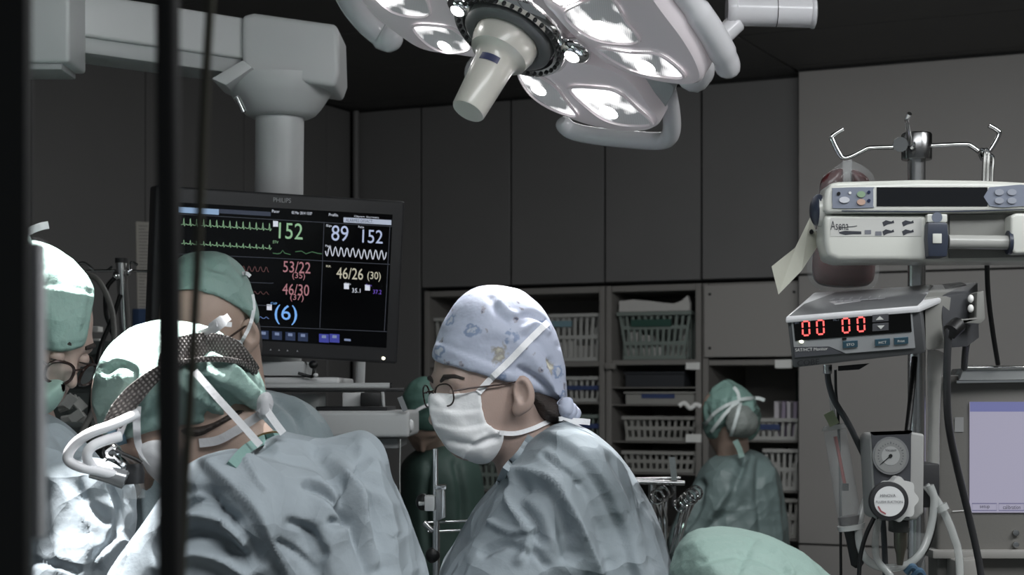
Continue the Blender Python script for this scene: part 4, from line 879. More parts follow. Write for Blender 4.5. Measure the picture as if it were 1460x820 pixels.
# ---- suction regulator with gauge
rg = thing('vacuum_regulator', 'grey regulator box with round dial gauge and big lobed knob', 'gauge', P(1280, 745, 2.4))
extr('housing', [(1240, 624), (1245, 618), (1300, 616), (1318, 619), (1317, 732), (1306, 742), (1252, 742), (1246, 736)], 2.32, .07, mat('reg_grey', (148, 148, 146), .45, bump=.02), rg, .004, 3)
R_ = Plane(P(1270, 680, 2.318), (0, -1, 0)); fp = fl('face_plate', smooth_poly([(1243, 625), (1246, 621), (1296, 619), (1299, 623), (1297, 730), (1292, 738), (1255, 738), (1250, 733)], 3), mat('reg_slate', (58, 59, 63), .4, bump=.01), rg, 0, .002, R_)
gd = fl('dial_gauge', disc(1270, 650, 26, 27, 36), mat('dial_rim', (112, 113, 114), .3, bump=.01), fp, .002, .006, R_); fl('dial_face', disc(1270, 650, 23, 24, 36), mat('dial_face', (124, 125, 124), .4, bump=.01), gd, .006, .0066, R_)
fl('dial_inner', disc(1270, 650, 13, 13.5, 28), mat('dial_inner', (150, 151, 150), .4, bump=.01), gd, .0066, .007, R_)
for k in range(21):
    t = math.radians(140 + k * 13); l = 3 if k % 5 == 0 else 1.6; R_.line([(1270 + 17 * math.cos(t), 650 + 17 * math.sin(t)), (1270 + (17 + l) * math.cos(t), 650 + (17 + l) * math.sin(t))], .8, .0072).build('dial_tick', M_ink, gd)
R_.line([(1270, 650), (1257, 661)], 1.3, .0078).build('needle', M_blk, gd); fl('needle_hub', disc(1270, 650, 2.6, 2.6, 12), M_blk, gd, .007, .009, R_)
text('Vacuum', R_, 1262, 640, 1278, 643.5, M_ink, gd, 0, .0076)
kn = thing_kn = MB()
lob = []
for k in range(72):
    t = 2 * math.pi * k / 72; r = 30 + 2.6 * math.cos(8 * t); lob.append((1282 + r * .86 * math.cos(t), 712 + r * math.sin(t)))
fl('knob_skirt', lob, mat('knob_white', (196, 196, 194), .35, bump=.01), rg, .002, .03, R_)
kb = R_.slab(disc(1268, 715, 28, 28, 40), .03, .042).build('knob_ring', M_dk, rg, bevel=.002); fl('knob_face', disc(1268, 715, 21.5, 21.5, 36), mat('knob_face', (214, 214, 214), .35, bump=.01), kb, .042, .0428, R_)
text('MINOVA', R_, 1255, 705, 1277, 709, M_ink, kb, -.02, .044); text('FLUSH SUCTION', R_, 1249, 714, 1287, 717.5, M_ink, kb, 0, .044); R_.line([(1252, 722), (1256, 729), (1263, 733)], 2.2, .044).build('range_mark', mat('range_red', (150, 70, 80), .5, bump=.01), kb)
MB().tube([P(1284, 742, 2.35), P(1284, 752, 2.35), P(1284, 753, 2.35), P(1284, 778, 2.35), P(1284, 790, 2.35), P(1283, 806, 2.35)], [.012, .012, .009, .009, .006, .004], 16).build('outlet_fitting', mat('brass_dark', (110, 106, 96), .3, .8, bump=.02), rg)
extr('outlet_block', rect(1273, 743, 1296, 760), 2.33, .03, mat('block_dark', (70, 70, 68), .4, .4, bump=.02), rg, .002); MB().box(P(1307, 690, 2.435), (.02, .05, .03)).build('rear_bracket', M_dk, rg, bevel=.003)

# ---- console with screen at the far right
cs = thing('perfusion_console', 'grey machine console with lit lavender touchscreen at the right edge', 'medical console', P(1440, 565, 2.75) - UZ * 1.6)
DC = 2.62; M_con = mat('console_grey', (112, 110, 106), .45, bump=.03, bscale=200)
extr('display_housing', [(1336, 548), (1340, 538), (1352, 535), (1640, 535), (1640, 860), (1336, 860)], DC, .06, M_con, cs, .006, 3); extr('cabinet', [(1350, 860), (1640, 860), (1640, 2090), (1350, 2090)], DC, .3, M_con, cs, .006)
C_P = Plane(P(1400, 650, DC), (0, -1, 0)); sc_ = fl('touchscreen', rect(1383, 573, 1600, 731), E('screen_lav', (168, 165, 186), .75), cs, 0, .003, C_P)
fl('title_bar', rect(1383, 573, 1600, 587), E('screen_blue', (118, 122, 172), .7), sc_, .003, .0035, C_P)
for x0, x1, t in ((1386, 1421, 'setup'), (1424, 1460, 'calibration')):
    C_P.line(rect(x0, 718, x1, 728), 1, .0042, True).build('button_outline', mat('line_indigo', (84, 84, 130), .5, bump=.01), sc_)
    text(t, C_P, *((1397, 720.5, 1411, 726) if t == 'setup' else (1430, 720.5, 1455, 726)), M_ink, sc_, 0, .0042)
for x, y in ((1449, 760), (1449, 777)): C_P.slab(disc(x, y, 4.6, 4.6, 16), 0, .006).build('screw_cap', M_steel, cs, bevel=.001)
C_P.slab(disc(1352, 729, 4.5, 4.5, 16), 0, .014).build('hose_stop', M_con, cs, bevel=.001); C_P.line([(1358, 729), (1376, 728)], 1.2, .002).build('etched_line', M_wht, cs)
fl('rating_label', rect(1361, 595, 1374, 616), mat('label_pale', (150, 150, 150), .5, bump=.01), cs, 0, .001, C_P)
extr('lower_lip', rect(1330, 785, 1640, 797), DC - .02, .05, mat('lip_grey', (148, 146, 142), .4, bump=.02), cs, .003)
extr('top_tray', [(1374, 525), (1640, 522), (1640, 541), (1366, 546)], DC - .01, .07, mat('tray_clear', (178, 180, 180), .15, .5, bump=.01), cs, .002)
extr('tray_lip', [(1364, 542), (1640, 539), (1640, 543), (1364, 547)], DC - .016, .02, M_chrome, cs, .001)
MB().tube([P(1375, 524.5, DC - .012), P(1640, 523, DC - .012)], .0028, 10).build('tray_rail', M_chrome, cs)
extr('lower_box', [(1364, 800), (1400, 797), (1400, 900), (1364, 900)], DC - .06, .06, mat('lip_grey', (148, 146, 142)), cs, .003)
# ---- plastic sleeve beside the pole
implicit('plastic_sleeve', inflate([(1322, 504), (1328, 498), (1340, 500), (1347, 508), (1343, 540), (1340, 600), (1339, 690), (1331, 694), (1322, 690), (1323, 600)], 2.47, .012, .012), (P(1315, 0, 2.47).x, 2.44, P(0, 700, 2.47).z), (P(1352, 0, 2.47).x, 2.5, P(0, 492, 2.47).z), .0025, mat('sleeve_plastic', (186, 186, 182), .2, alpha=.5, bump=.15, bscale=40), None)
tag(bpy.context.scene.objects['plastic_sleeve'], 'crinkled clear plastic sleeve hanging between the stand and console', 'plastic sleeve')
# ---- drip chamber / syringe at left of the regulator
dc = thing('drip_chamber', 'clear drip chamber with dark fluid hanging under the readout monitor', 'drip chamber', P(1205, 750, 2.4))
ax0, ax1 = P(1190, 612, 2.4), P(1213, 748, 2.4); MB().tube([ax0, ax1], [.0155, .0165], 24).build('cylinder', mat('chamber_clear', (196, 198, 198), .08, alpha=.25, bump=.01, coat=.3), dc)
MB().tube([ax0 + (ax0 - ax1).normalized() * .006, ax0], [.014, .018], 24).build('chamber_cap', M_tube, dc); d_ = (ax1 - ax0).normalized()
MB().tube([ax1 - d_ * .012, ax1 - d_ * .001], .0152, 24).build('blood_pool', mat('blood_dark', (44, 24, 24), .3, bump=.01), dc); MB().tube([ax1, ax1 + d_ * .007], [.019, .018], 24).build('chamber_base', mat('base_white', (200, 200, 198), .4, bump=.01), dc)
MB().tube([ax0 + d_ * .01 + Vector((-.002, -.006, 0)), ax0 + d_ * .075 + Vector((0, -.006, 0))], .0025, 10).build('float_stem', mat('stem_red', (150, 60, 56), .4, bump=.01), dc); MB().box(ax0 + d_ * .08 + Vector((0, -.006, 0)), (.004, .004, .005)).build('float', M_blk, dc)
MB().tube([ax1 + d_ * .007, ax1 + d_ * .02, ax1 + d_ * .055, ax1 + d_ * .06], [.011, .010, .009, .004], 16).build('grip', M_blk, dc)
MB().strip([P(1181, 588, 2.385), P(1190, 606, 2.385)], .014, .001).build('tape_tab', mat('tape_green', (160, 166, 134), .5, bump=.05), dc)
MB().tube(PS([(1183, 552, 2.38), (1186, 570, 2.39), (1188, 590, 2.4), (1190, 612, 2.4)]), .0035, 10).build('drip_line', M_tube, dc)
# ---- cables and tubes
def hose(pts, r, mt, name, label, cat, n=6): tag(MB().tube(PS(pts, n), r, 10).build(name, mt), label, cat)
hose([(1180, 533, 2.36), (1182, 548, 2.36), (1190, 572, 2.36), (1210, 605, 2.37), (1232, 650, 2.405), (1252, 690, 2.43), (1262, 800, 2.45), (1264, 1000, 2.45)], .0042, mat('cable_slate', (66, 67, 70), .5, bump=.02), 'sensor_cable', 'thick dark cable slanting from the readout monitor behind the regulator', 'cable')
hose([(1191, 527, 2.42), (1192, 560, 2.43), (1195, 596, 2.45), (1198, 700, 2.47), (1200, 1000, 2.47)], .002, M_blk, 'thin_cable', 'thin black cable dropping behind the drip chamber', 'cable')
hose([(1355, 466, 2.30), (1352, 480, 2.30), (1350, 540, 2.32), (1352, 600, 2.36), (1362, 655, 2.42), (1380, 730, 2.48), (1398, 815, 2.52), (1405, 900, 2.52)], .0052, mat('cable_charcoal', (58, 58, 60), .4, bump=.02), 'power_cable', 'thick charcoal cable hanging in front of the console', 'cable')
MB_plug = MB().tube([P(1366, 463, 2.31), P(1356, 472, 2.3), P(1354, 482, 2.3)], [.011, .011, .006], 14); tag(MB_plug.build('cable_plug', M_blk), 'black plug under the readout monitor bracket', 'plug')
hose([(1407, 372, 2.52), (1409, 420, 2.55), (1415, 470, 2.58), (1423, 520, 2.6)], .0036, M_blk, 'mains_cable', 'black cable dropping from the pump onto the console tray', 'cable')
hose([(1304, 510, 2.46), (1300, 560, 2.44), (1294, 615, 2.42)], .0045, M_blk, 'black_lead', 'short black lead running down beside the stand pole', 'cable')
hose([(1378, 490, 2.5), (1376, 506, 2.55), (1375, 524, 2.6)], .005, M_dk, 'grey_lead', 'short dark lead from the readout monitor to the console', 'cable')
hose([(1246, 690, 2.405), (1232, 720, 2.40), (1224, 755, 2.39), (1230, 790, 2.38), (1252, 808, 2.37), (1285, 808, 2.36), (1310, 792, 2.36), (1325, 760, 2.37), (1332, 715, 2.375), (1326, 692, 2.375)], .0055, M_tube, 'suction_tube', 'clear suction tube looping around the regulator', 'tube')
hose([(1252, 742, 2.37), (1248, 775, 2.365), (1252, 800, 2.36), (1270, 822, 2.35), (1285, 860, 2.35)], .005, M_tube, 'suction_line', 'clear tube falling from the regulator\'s lower left corner', 'tube')
hose([(1320, 692, 2.38), (1332, 708, 2.38), (1348, 735, 2.38), (1360, 765, 2.38), (1368, 800, 2.38), (1370, 900, 2.38)], .0055, M_tube, 'infusion_tube', 'clear tube curving down in front of the console corner', 'tube')
hose([(1320, 692, 2.42), (1332, 730, 2.42), (1326, 770, 2.42), (1312, 800, 2.42), (1300, 850, 2.42)], .0038, M_blk, 'loop_lead', 'black lead curving behind the regulator at its right', 'cable')
hose([(1248, 735, 2.34), (1234, 765, 2.34), (1226, 800, 2.34), (1224, 860, 2.34)], .003, M_blk, 'left_lead', 'black lead curving down left of the regulator', 'cable')
tag(MB().tube([P(1341, 720, 2.375), P(1345, 728, 2.375)], .009, 14).build('tube_connector', M_tube), 'clear round connector on the tube beside the console', 'connector')
MB().tube([P(1300, 765, 2.43), P(1300, 815, 2.43)], .008, 14)
tag(MB().lathe([(0, .011), (.06, .011)], P(1307, 822, 2.42), UZ, 18).build('test_tube', M_clear), 'clear upright vial behind the regulator outlet', 'vial')
for k, (x, y) in enumerate(((1300, 808), (1310, 814))): tag(MB().tube(PS([(x - 8, y + 8, 2.36), (x, y, 2.355), (x + 6, y + 8, 2.36), (x + 2, y + 22, 2.36)]), .005, 8).build('stopcock', mat('tap_blue', (70, 96, 118), .4, bump=.02)), ('left', 'right')[k] + ' blue stopcock at the bottom below the regulator', 'stopcock', 'blue stopcocks')
# ------------------------------------------------------------ people
M_skin = mat('skin', (172, 150, 140), .5, bump=.06, bscale=400, noise=.05, nscale=25, sss=.08)
M_skin2 = mat('skin_tan', (166, 143, 130), .5, bump=.06, bscale=400, noise=.06, nscale=25, sss=.08)
M_gown = mat('gown_bluegrey', (152, 161, 167), .8, bump=.1, bscale=120, noise=.04, nscale=18, crink=.38, spec=.25)
M_gown2 = mat('gown_greybluegreen', (126, 138, 142), .6, bump=.1, bscale=120, noise=.05, nscale=18, crink=.15)
M_capg = mat('cap_green', (134, 160, 152), .6, bump=.2, bscale=120, noise=.06, nscale=22, crink=.3)
M_mask = mat('mask_white', (236, 236, 237), .7, bump=.12, bscale=90)
M_tape = mat('tape_white', (232, 232, 234), .5, bump=.1, bscale=200)
M_hair = mat('hair_dark', (44, 36, 32), .5, bump=.5, bscale=120, stretch=(1, 1, 6))
M_frame = mat('spectacle_frame', (50, 36, 32), .25, .3, bump=.01)
M_lensg = mat('spectacle_glass', (220, 226, 226), .05, alpha=.08, spec=.25, bump=.002)
M_trs = mat('trouser_green', (78, 112, 104), .7, bump=.2, bscale=40)

def head_axes(fwd, up):
    f = Vector(fwd).normalized(); u = Vector(up); u = (u - f * u.dot(f)).normalized(); r = f.cross(u); return r, f, u      # right, forward, up
def headsdf(c, ax, s=1.0, neck_to=None, jaw=1.0, neck_r=.05, ears=True):
    r, f, u = ax; c = Vector(c); L = lambda x, y, z: c + (r * x + f * y + u * z) * s
    A = [list(r), list(f), list(u)]
    g = U(ellipsoid(L(0, 0, .03), (.073 * s, .094 * s, .085 * s), A), ellipsoid(L(0, .036, -.030), (.062 * s, .056 * s, .070 * s), A), k=.03 * s)
    g = U(g, ellipsoid(L(0, .055, -.074), (.034 * s, .032 * s, .026 * s), A), k=.03 * s)
    g = U(g, capsule(L(0, .090, .004), L(0, .108, -.034), .006 * s, .010 * s), k=.012 * s)
    g = U(g, capsule(L(-.034, .080, .020), L(.034, .080, .020), .012 * s, .012 * s), k=.015 * s)
    for x in (-.031, .031): g = SUB(g, ellipsoid(L(x, .103, .0), (.017 * s, .014 * s, .011 * s), A), k=.012 * s)
    if neck_to is not None: g = U(g, capsule(L(0, -.03, -.05), neck_to, neck_r * s, neck_r * 1.08 * s), k=.03 * s)
    if ears:
        for sg in (-1, 1):
            tl = Vector(r) * sg; ea = (f * .94 - tl * .34).normalized(); no = (tl * .94 + f * .34).normalized()
            E_ = [list(ea), list(no), list(u)]
            e = U(ellipsoid(L(sg * .080, -.006, -.012), (.0165 * s, .0085 * s, .028 * s), E_), ellipsoid(L(sg * .073, .004, -.035), (.009 * s, .0065 * s, .011 * s), E_), k=.008)
            e = SUB(e, ellipsoid(Vector(L(sg * .080, -.002, -.009)) + no * .0058 * s, (.0095 * s, .0085 * s, .0175 * s), E_), k=.0015)
            g = U(g, e, k=.006 * s)
    return g, L
def legs(root, x, y, z1, mt=None):
    for sx in (-.09, .09):
        MB().tube([(x + sx, y, z1), (x + sx, y, .5), (x + sx, y, .1)], [.085, .07, .06], 14).build('trouser_leg', mt or M_trs, root)
        MB().ell((x + sx, y - .04, .05), (.05, .13, .05), n=14, m=8).build('clog', M_wht, root)
def lens_ring(c, u_, v_, rx, ry, par, mf=None, thick=.0012, glass=True):
    pts = []
    for k in range(28):
        t = 2 * math.pi * k / 28; a = abs(math.cos(t)) ** .8 * math.copysign(1, math.cos(t)); b = abs(math.sin(t)) ** .8 * math.copysign(1, math.sin(t)); pts.append(Vector(c) + u_ * rx * a + v_ * ry * b)
    o = MB().tube(pts + pts[:2], thick, 6, caps=False).build('rim', mf or M_frame, par)
    if glass: MB().add(pts, [tuple(range(28))]).build('lens', M_lensg, par)
def belt(tree, pts, wid, thick, name, mt, par, dflt, lift=.004, n=6):
    pp_ = spline([p[:2] for p in pts], n); out = []
    ds = [surf(tree, q[0], q[1], dflt, lift) for q in pp_]
    for i in range(len(ds)):      # keep the ribbon from diving into hollows
        ds[i] = min(ds[max(i - 1, 0)] + .02, ds[i])
    return MB().strip([P(q[0], q[1], d) for q, d in zip(pp_, ds)], wid, thick).build(name, mt, par)

# ======== A: woman in patterned cap (profile, facing left)
DA = 2.5
wa = thing('person', 'person in grey-blue gown, patterned pale cap, glasses and white mask, facing left', 'person', P(800, 565, DA) - UZ * 1.6, 'surgical team')
axA = head_axes((-.88, -.44, -.13), (-.06, 0, 1)); cA = P(707, 553, DA)
hs, LA = headsdf(cA, axA, .93, neck_to=P(775, 690, DA + .02), neck_r=.056); hsn, _ = headsdf(cA, axA, .93, ears=False)
body = U(hs, capsule(P(775, 690, DA + .02), P(795, 820, DA + .02), .05, .08), k=.03)
implicit('body', body, (P(600, 0, DA).x, DA - .16, P(0, 860, DA).z), (P(930, 0, DA).x, DA + .16, P(0, 440, DA).z), .0026, M_skin, wa)
bodyA = wa.children[-1]
gA = [(800, 600), (822, 606), (852, 624), (884, 655), (912, 698), (936, 745), (954, 800), (966, 860), (990, 1000), (1010, 1400), (1010, 1750), (640, 1750), (610, 1400), (600, 1000), (610, 880), (628, 818), (640, 790), (660, 755), (686, 715), (708, 690), (728, 668), (752, 640), (776, 612)]
fA = U(inflate(gA, DA + .02, .17, .12), capsule(P(806, 700, 2.40), P(716, 850, 2.35), .078, .062), k=.05)
fA = U(fA, capsule(P(716, 850, 2.35), P(660, 890, 2.38), .062, .05), k=.03)
foldsA = [('step', [(762, 622), (796, 632), (839, 668), (871, 720), (893, 785), (906, 830)], 26, .011),
          ('fold', [(738, 674), (762, 676), (790, 688), (812, 722), (834, 770), (852, 815)], 11, .010), ('fold', [(752, 694), (780, 702), (798, 735), (812, 790)], 12, -.011),
          ('fold', [(734, 680), (726, 712), (742, 740), (756, 765), (740, 800)], 7, .008), ('fold', [(744, 690), (738, 715), (756, 740), (772, 770)], 8, -.008),
          ('fold', [(722, 690), (700, 715), (672, 760), (650, 815)], 10, -.009), ('fold', [(708, 702), (684, 740), (662, 790)], 8, .006),
          ('vee', [(748, 722), (766, 746), (758, 776), (780, 806)], 9, -.007), ('vee', [(700, 745), (730, 760), (760, 752)], 8, .006), ('vee', [(690, 790), (722, 778), (756, 792)], 9, -.006),
          ('fold', [(828, 690), (850, 735), (868, 800)], 12, -.006), ('fold', [(872, 660), (905, 720), (930, 800)], 12, -.005), ('fold', [(846, 650), (880, 700), (905, 770)], 10, .004), ('vee', [(776, 650), (800, 668), (824, 690)], 7, -.005)]
def gown(name, f, lo, hi, mt, root, folds, crumple=.0035, zf=None, h=.005, cs=10, seed=0): return implicit(name, f, lo, hi, h, mt, root, zfine=zf, folds=folds, crumple=crumple, cs=cs, it=1, seed=seed)
gownA = gown('surgical_gown', fA, (P(540, 0, DA).x, DA - .26, .42), (P(1030, 0, DA).x, DA + .22, P(0, 590, DA).z), M_gown, wa, foldsA, .004, P(0, 840, DA).z, .0037, seed=1)
legs(wa, P(810, 0, DA).x, DA + .02, .6)
# collar: thin stand of fabric round the neck
tA = bvh(gownA, bodyA)
belt(tA, [(757, 622), (742, 646), (722, 668), (712, 690)], .010, .004, 'collar_edge', M_gown, wa, 2.42, .004)
# cap
cpA = [(617, 512), (622, 488), (632, 460), (648, 432), (668, 415), (692, 407), (718, 407), (742, 414), (762, 428), (780, 448), (794, 475), (803, 510), (808, 548), (808, 570), (800, 582), (790, 574), (764, 560), (738, 549), (712, 541), (684, 533), (650, 523)]
def capprint():
    m = bpy.data.materials.new('cap_print'); m.use_nodes = True; nt = m.node_tree; b = nt.nodes['Principled BSDF']; b.inputs['Roughness'].default_value = .6
    tc = nt.nodes.new('ShaderNodeTexCoord'); base = lin((176, 182, 200))
    col = None; prev = None
    for sc, thr, c, off in ((16, .30, (150, 146, 140), 0.0), (16, .23, (196, 192, 176), 0.0), (16, .10, (140, 120, 98), 0.0), (21, .24, (128, 142, 170), 3.3), (21, .14, (182, 186, 196), 3.3), (38, .17, (150, 148, 158), 7.1), (38, .07, (76, 80, 104), 7.1)):
        mp = nt.nodes.new('ShaderNodeMapping'); mp.inputs['Location'].default_value = (off, off * .7, off * .3); nt.links.new(tc.outputs['Object'], mp.inputs[0])
        ns = nt.nodes.new('ShaderNodeTexNoise'); ns.inputs['Scale'].default_value = 90; nt.links.new(mp.outputs[0], ns.inputs[0])
        ad = nt.nodes.new('ShaderNodeVectorMath'); ad.operation = 'MULTIPLY_ADD'; ad.inputs[1].default_value = (.022,) * 3; nt.links.new(ns.outputs['Color'], ad.inputs[0]); nt.links.new(mp.outputs[0], ad.inputs[2])
        v = nt.nodes.new('ShaderNodeTexVoronoi'); v.inputs['Scale'].default_value = sc; nt.links.new(ad.outputs[0], v.inputs[0])
        lt = nt.nodes.new('ShaderNodeMapRange'); lt.inputs[1].default_value = thr + .03; lt.inputs[2].default_value = thr - .03; nt.links.new(v.outputs['Distance'], lt.inputs[0])
        mx = nt.nodes.new('ShaderNodeMix'); mx.data_type = 'RGBA'; nt.links.new(lt.outputs[0], mx.inputs[0])
        if prev is None: mx.inputs[6].default_value = base
        else: nt.links.new(prev, mx.inputs[6])
        mx.inputs[7].default_value = lin(c); prev = mx.outputs[2]
    nt.links.new(prev, b.inputs['Base Color'])
    n = nt.nodes.new('ShaderNodeTexNoise'); n.inputs['Scale'].default_value = 60; bp = nt.nodes.new('ShaderNodeBump'); bp.inputs['Strength'].default_value = .15; bp.inputs['Distance'].default_value = .01
    nt.links.new(tc.outputs['Object'], n.inputs[0]); nt.links.new(n.outputs['Fac'], bp.inputs['Height']); nt.links.new(bp.outputs[0], b.inputs['Normal']); return m
M_print = capprint()
fcap = wear(hsn, cpA, DA + .005, .085, .085, .006, gx=.012)
capA = implicit('surgical_cap', fcap, (P(600, 0, DA).x, DA - .12, P(0, 600, DA).z), (P(825, 0, DA).x, DA + .12, P(0, 395, DA).z), .0035, M_print, wa,
    folds=[('step', [(792, 560), (760, 545), (720, 528), (680, 512), (618, 487)], 9, .0035), ('fold', [(745, 470), (762, 462), (778, 474)], 5, .004), ('fold', [(735, 455), (755, 448), (776, 458)], 4, -.004), ('fold', [(750, 480), (770, 490), (790, 520)], 5, -.003),
           ('fold', [(798, 575), (780, 555), (765, 540), (740, 525)], 4, -.004), ('fold', [(800, 575), (795, 545), (785, 515)], 4, -.004), ('fold', [(803, 570), (804, 535), (798, 500)], 4, .003), ('fold', [(712, 430), (724, 445), (740, 452)], 5, .004), ('fold', [(700, 424), (708, 445), (724, 458)], 4, -.003)], crumple=.0012, cs=22)
for a, b, r0 in ((((796, 578), (812, 592)), 2.49, .014), (((806, 572), (800, 590)), 2.48, .011), (((812, 584), (816, 594)), 2.5, .010)):
    MB().tube(PS([(a[0][0], a[0][1], b), ((a[0][0] + a[1][0]) / 2 + 4, (a[0][1] + a[1][1]) / 2, b - .006), (a[1][0], a[1][1], b)]), [r0 * q for q in (.5, .8, 1, 1, 1, 1, 1, 1, 1.05, 1.1, 1.05, 1, .95, .85, .7, .6, .5)], 12).build('cap_knot', M_print, capA)
# mask
mkA = [(613, 562), (640, 561), (664, 560), (682, 558), (686, 575), (688, 590), (696, 606), (706, 613), (717, 617), (716, 632), (708, 648), (696, 660), (680, 661), (662, 654), (642, 644), (628, 626), (616, 604), (612, 582)]
pl_ = [('step', [(688, 585), (655, 588), (620, 583)], 8, .004), ('step', [(696, 606), (660, 612), (626, 606)], 8, .004), ('fold', [(705, 625), (675, 634), (640, 628)], 5, -.0035), ('fold', [(684, 562), (687, 585), (700, 608)], 2.5, .0015), ('fold', [(662, 650), (672, 634), (690, 620)], 4, .003)]
maskA = implicit('face_mask', wear(hsn, mkA, DA - .012, .055, .04, .006, gx=.03), (P(600, 0, DA).x, DA - .12, P(0, 668, DA).z), (P(730, 0, DA).x, DA + .08, P(0, 548, DA).z), .003, M_mask, wa, folds=pl_, crumple=.0008, cs=30)
tH = bvh(bodyA, capA, maskA, gownA)
belt(tH, [(682, 560), (700, 540), (725, 516), (750, 490), (768, 472), (781, 460)], [.009] * 40, .0014, 'mask_tie', M_tape, maskA, 2.42, .003)
belt(tH, [(712, 617), (735, 618), (760, 611), (785, 600), (802, 597)], .0065, .0014, 'mask_tie', M_tape, maskA, 2.44, .003)
MB().strip(PS([(800, 596, 2.45), (815, 600, 2.45), (830, 601, 2.46), (841, 602, 2.47)]), [.004] * 9 + [.0085] * 16, .0012).build('mask_tie', M_tape, maskA)
MB().strip(PS([(806, 598, 2.46), (822, 605, 2.47), (836, 615, 2.48)]), .003, .001).build('mask_tie', M_tape, maskA)
# glasses, brow, eye and hair
gl = MB(); r, f, u = axA
gA_ = MB().tube([LA(-.012, .110, .006), LA(0, .114, .009), LA(.012, .110, .006)], .0011, 8).build('glasses_bridge', M_frame, wa)
for sg in (-1, 1):
    lens_ring(LA(sg * .033, .106 - .004, .001), (r * .98 - f * .2 * sg).normalized(), u, .0215, .0155, gA_)
    MB().tube([LA(sg * .054, .098, .006), LA(sg * .066, .075, .007), LA(sg * .075, .03, .006), LA(sg * .079, -.01, .008)], .0012, 8).build('temple_arm', M_frame, gA_)
    tb = bvh(bodyA); 
    MB().ell(LA(sg * .030, .0800, -.001), (.0125, .0125, .0115)).build('eyelid', M_skin, wa)
    MB().tube([LA(sg * .018, .088, -.007), LA(sg * .031, .0935, -.008), LA(sg * .045, .083, -.006)], [.0008, .0014, .0008], 8).build('eyelash', M_hair, wa)
    MB().tube([LA(sg * .014, .0955, .022), LA(sg * .028, .0955, .028), LA(sg * .043, .086, .027), LA(sg * .053, .075, .022)], [.0028, .0038, .0032, .0014], 8).build('eyebrow', M_hair, wa)
hairA = [(735, 540), (765, 552), (790, 565), (806, 580), (804, 600), (790, 608), (772, 604), (760, 590), (756, 572), (750, 556), (740, 548)]
implicit('hair', wear(hsn, hairA, DA + .01, .06, .03, .002, gx=.012), (P(720, 0, DA).x, DA - .1, P(0, 620, DA).z), (P(825, 0, DA).x, DA + .12, P(0, 535, DA).z), .0035, M_hair, wa)

# ======== B: surgeon with headlight, bent over in front
DBs = 2.2
wb_ = thing('person', 'bent surgeon in wrinkled blue-grey gown with headlight band over green cap', 'person', P(420, 565, DBs) - UZ * 1.6, 'surgical team')
axB = head_axes((-.62, .12, -.78), (-.74, .0, .66)); cB = P(247, 580, DBs)
hb, LB_ = headsdf(cB, axB, .92, neck_to=P(372, 668, DBs + .01), neck_r=.043, ears=False); hbn, _ = headsdf(cB, axB, .92, ears=False)
implicit('body', U(hb, capsule(P(380, 680, DBs + .01), P(430, 760, DBs + .02), .045, .08), k=.02), (P(120, 0, DBs).x, DBs - .18, P(0, 800, DBs).z), (P(560, 0, DBs).x, DBs + .18, P(0, 430, DBs).z), .004, M_skin2, wb_); bodyB = wb_.children[-1]
gB = [(398, 616), (420, 621), (450, 628), (480, 634), (505, 637), (516, 634), (530, 648), (548, 672), (568, 710), (586, 752), (602, 800), (612, 840), (640, 1000), (660, 1500), (660, 1860), (220, 1860), (205, 1500), (205, 1000), (208, 850), (214, 800), (224, 760), (238, 725), (258, 696), (285, 672), (318, 658), (345, 648), (368, 634), (385, 620)]
fB = U(inflate(gB, DBs + .01, .19, .12), capsule(P(318, 735, 2.06), P(225, 850, 2.05), .075, .06), ellipsoid(P(514, 650, 2.2), (.022, .03, .02)), k=.045)
foldsB = [('step', [(298, 672), (328, 700), (358, 733), (379, 770), (406, 822)], 26, .013), ('fold', [(292, 690), (318, 716), (345, 752), (372, 800)], 9, -.008),
          ('fold', [(449, 640), (487, 683), (500, 729), (516, 775), (530, 822)], 11, -.012), ('fold', [(470, 652), (505, 690), (520, 740), (540, 800)], 12, .009), ('fold', [(512, 660), (528, 700), (534, 745), (548, 810)], 11, -.011), ('fold', [(530, 662), (552, 700), (572, 750), (590, 812)], 9, .007),
          ('vee', [(440, 690), (470, 706), (500, 742), (474, 744)], 10, -.008), ('vee', [(400, 650), (452, 664), (470, 680)], 9, -.005), ('vee', [(415, 745), (440, 755), (462, 790)], 10, -.007), ('fold', [(440, 760), (450, 790), (456, 822)], 12, -.007), ('vee', [(395, 772), (425, 790), (445, 812)], 8, -.006),
          ('fold', [(246, 728), (280, 712), (312, 718), (338, 740)], 9, -.010), ('fold', [(236, 752), (272, 736), (312, 742), (346, 775)], 9, .009), ('fold', [(228, 785), (270, 762), (312, 768), (352, 800)], 10, -.011), ('fold', [(226, 810), (270, 790), (310, 795), (350, 820)], 9, .008), ('fold', [(262, 700), (282, 694), (306, 700)], 7, -.006), ('vee', [(300, 690), (318, 720), (310, 748)], 8, -.006),
          ('vee', [(350, 662), (362, 690), (372, 700)], 6, .004), ('vee', [(524, 690), (548, 720), (560, 760)], 8, .005)]
gownB = gown('surgical_gown', fB, (P(170, 0, DBs).x, DBs - .28, .42), (P(690, 0, DBs).x, DBs + .24, P(0, 606, DBs).z), M_gown, wb_, foldsB, .0045, P(0, 850, DBs).z, .0036, seed=2)
legs(wb_, P(430, 0, DBs).x, DBs + .03, .6)
cpB = [(134, 570), (138, 536), (150, 506), (172, 482), (202, 464), (236, 456), (272, 460), (304, 472), (332, 490), (354, 512), (368, 534), (376, 556), (376, 578), (358, 586), (334, 584), (312, 594), (282, 602), (252, 604), (222, 612), (194, 620), (168, 632), (150, 622), (140, 598)]
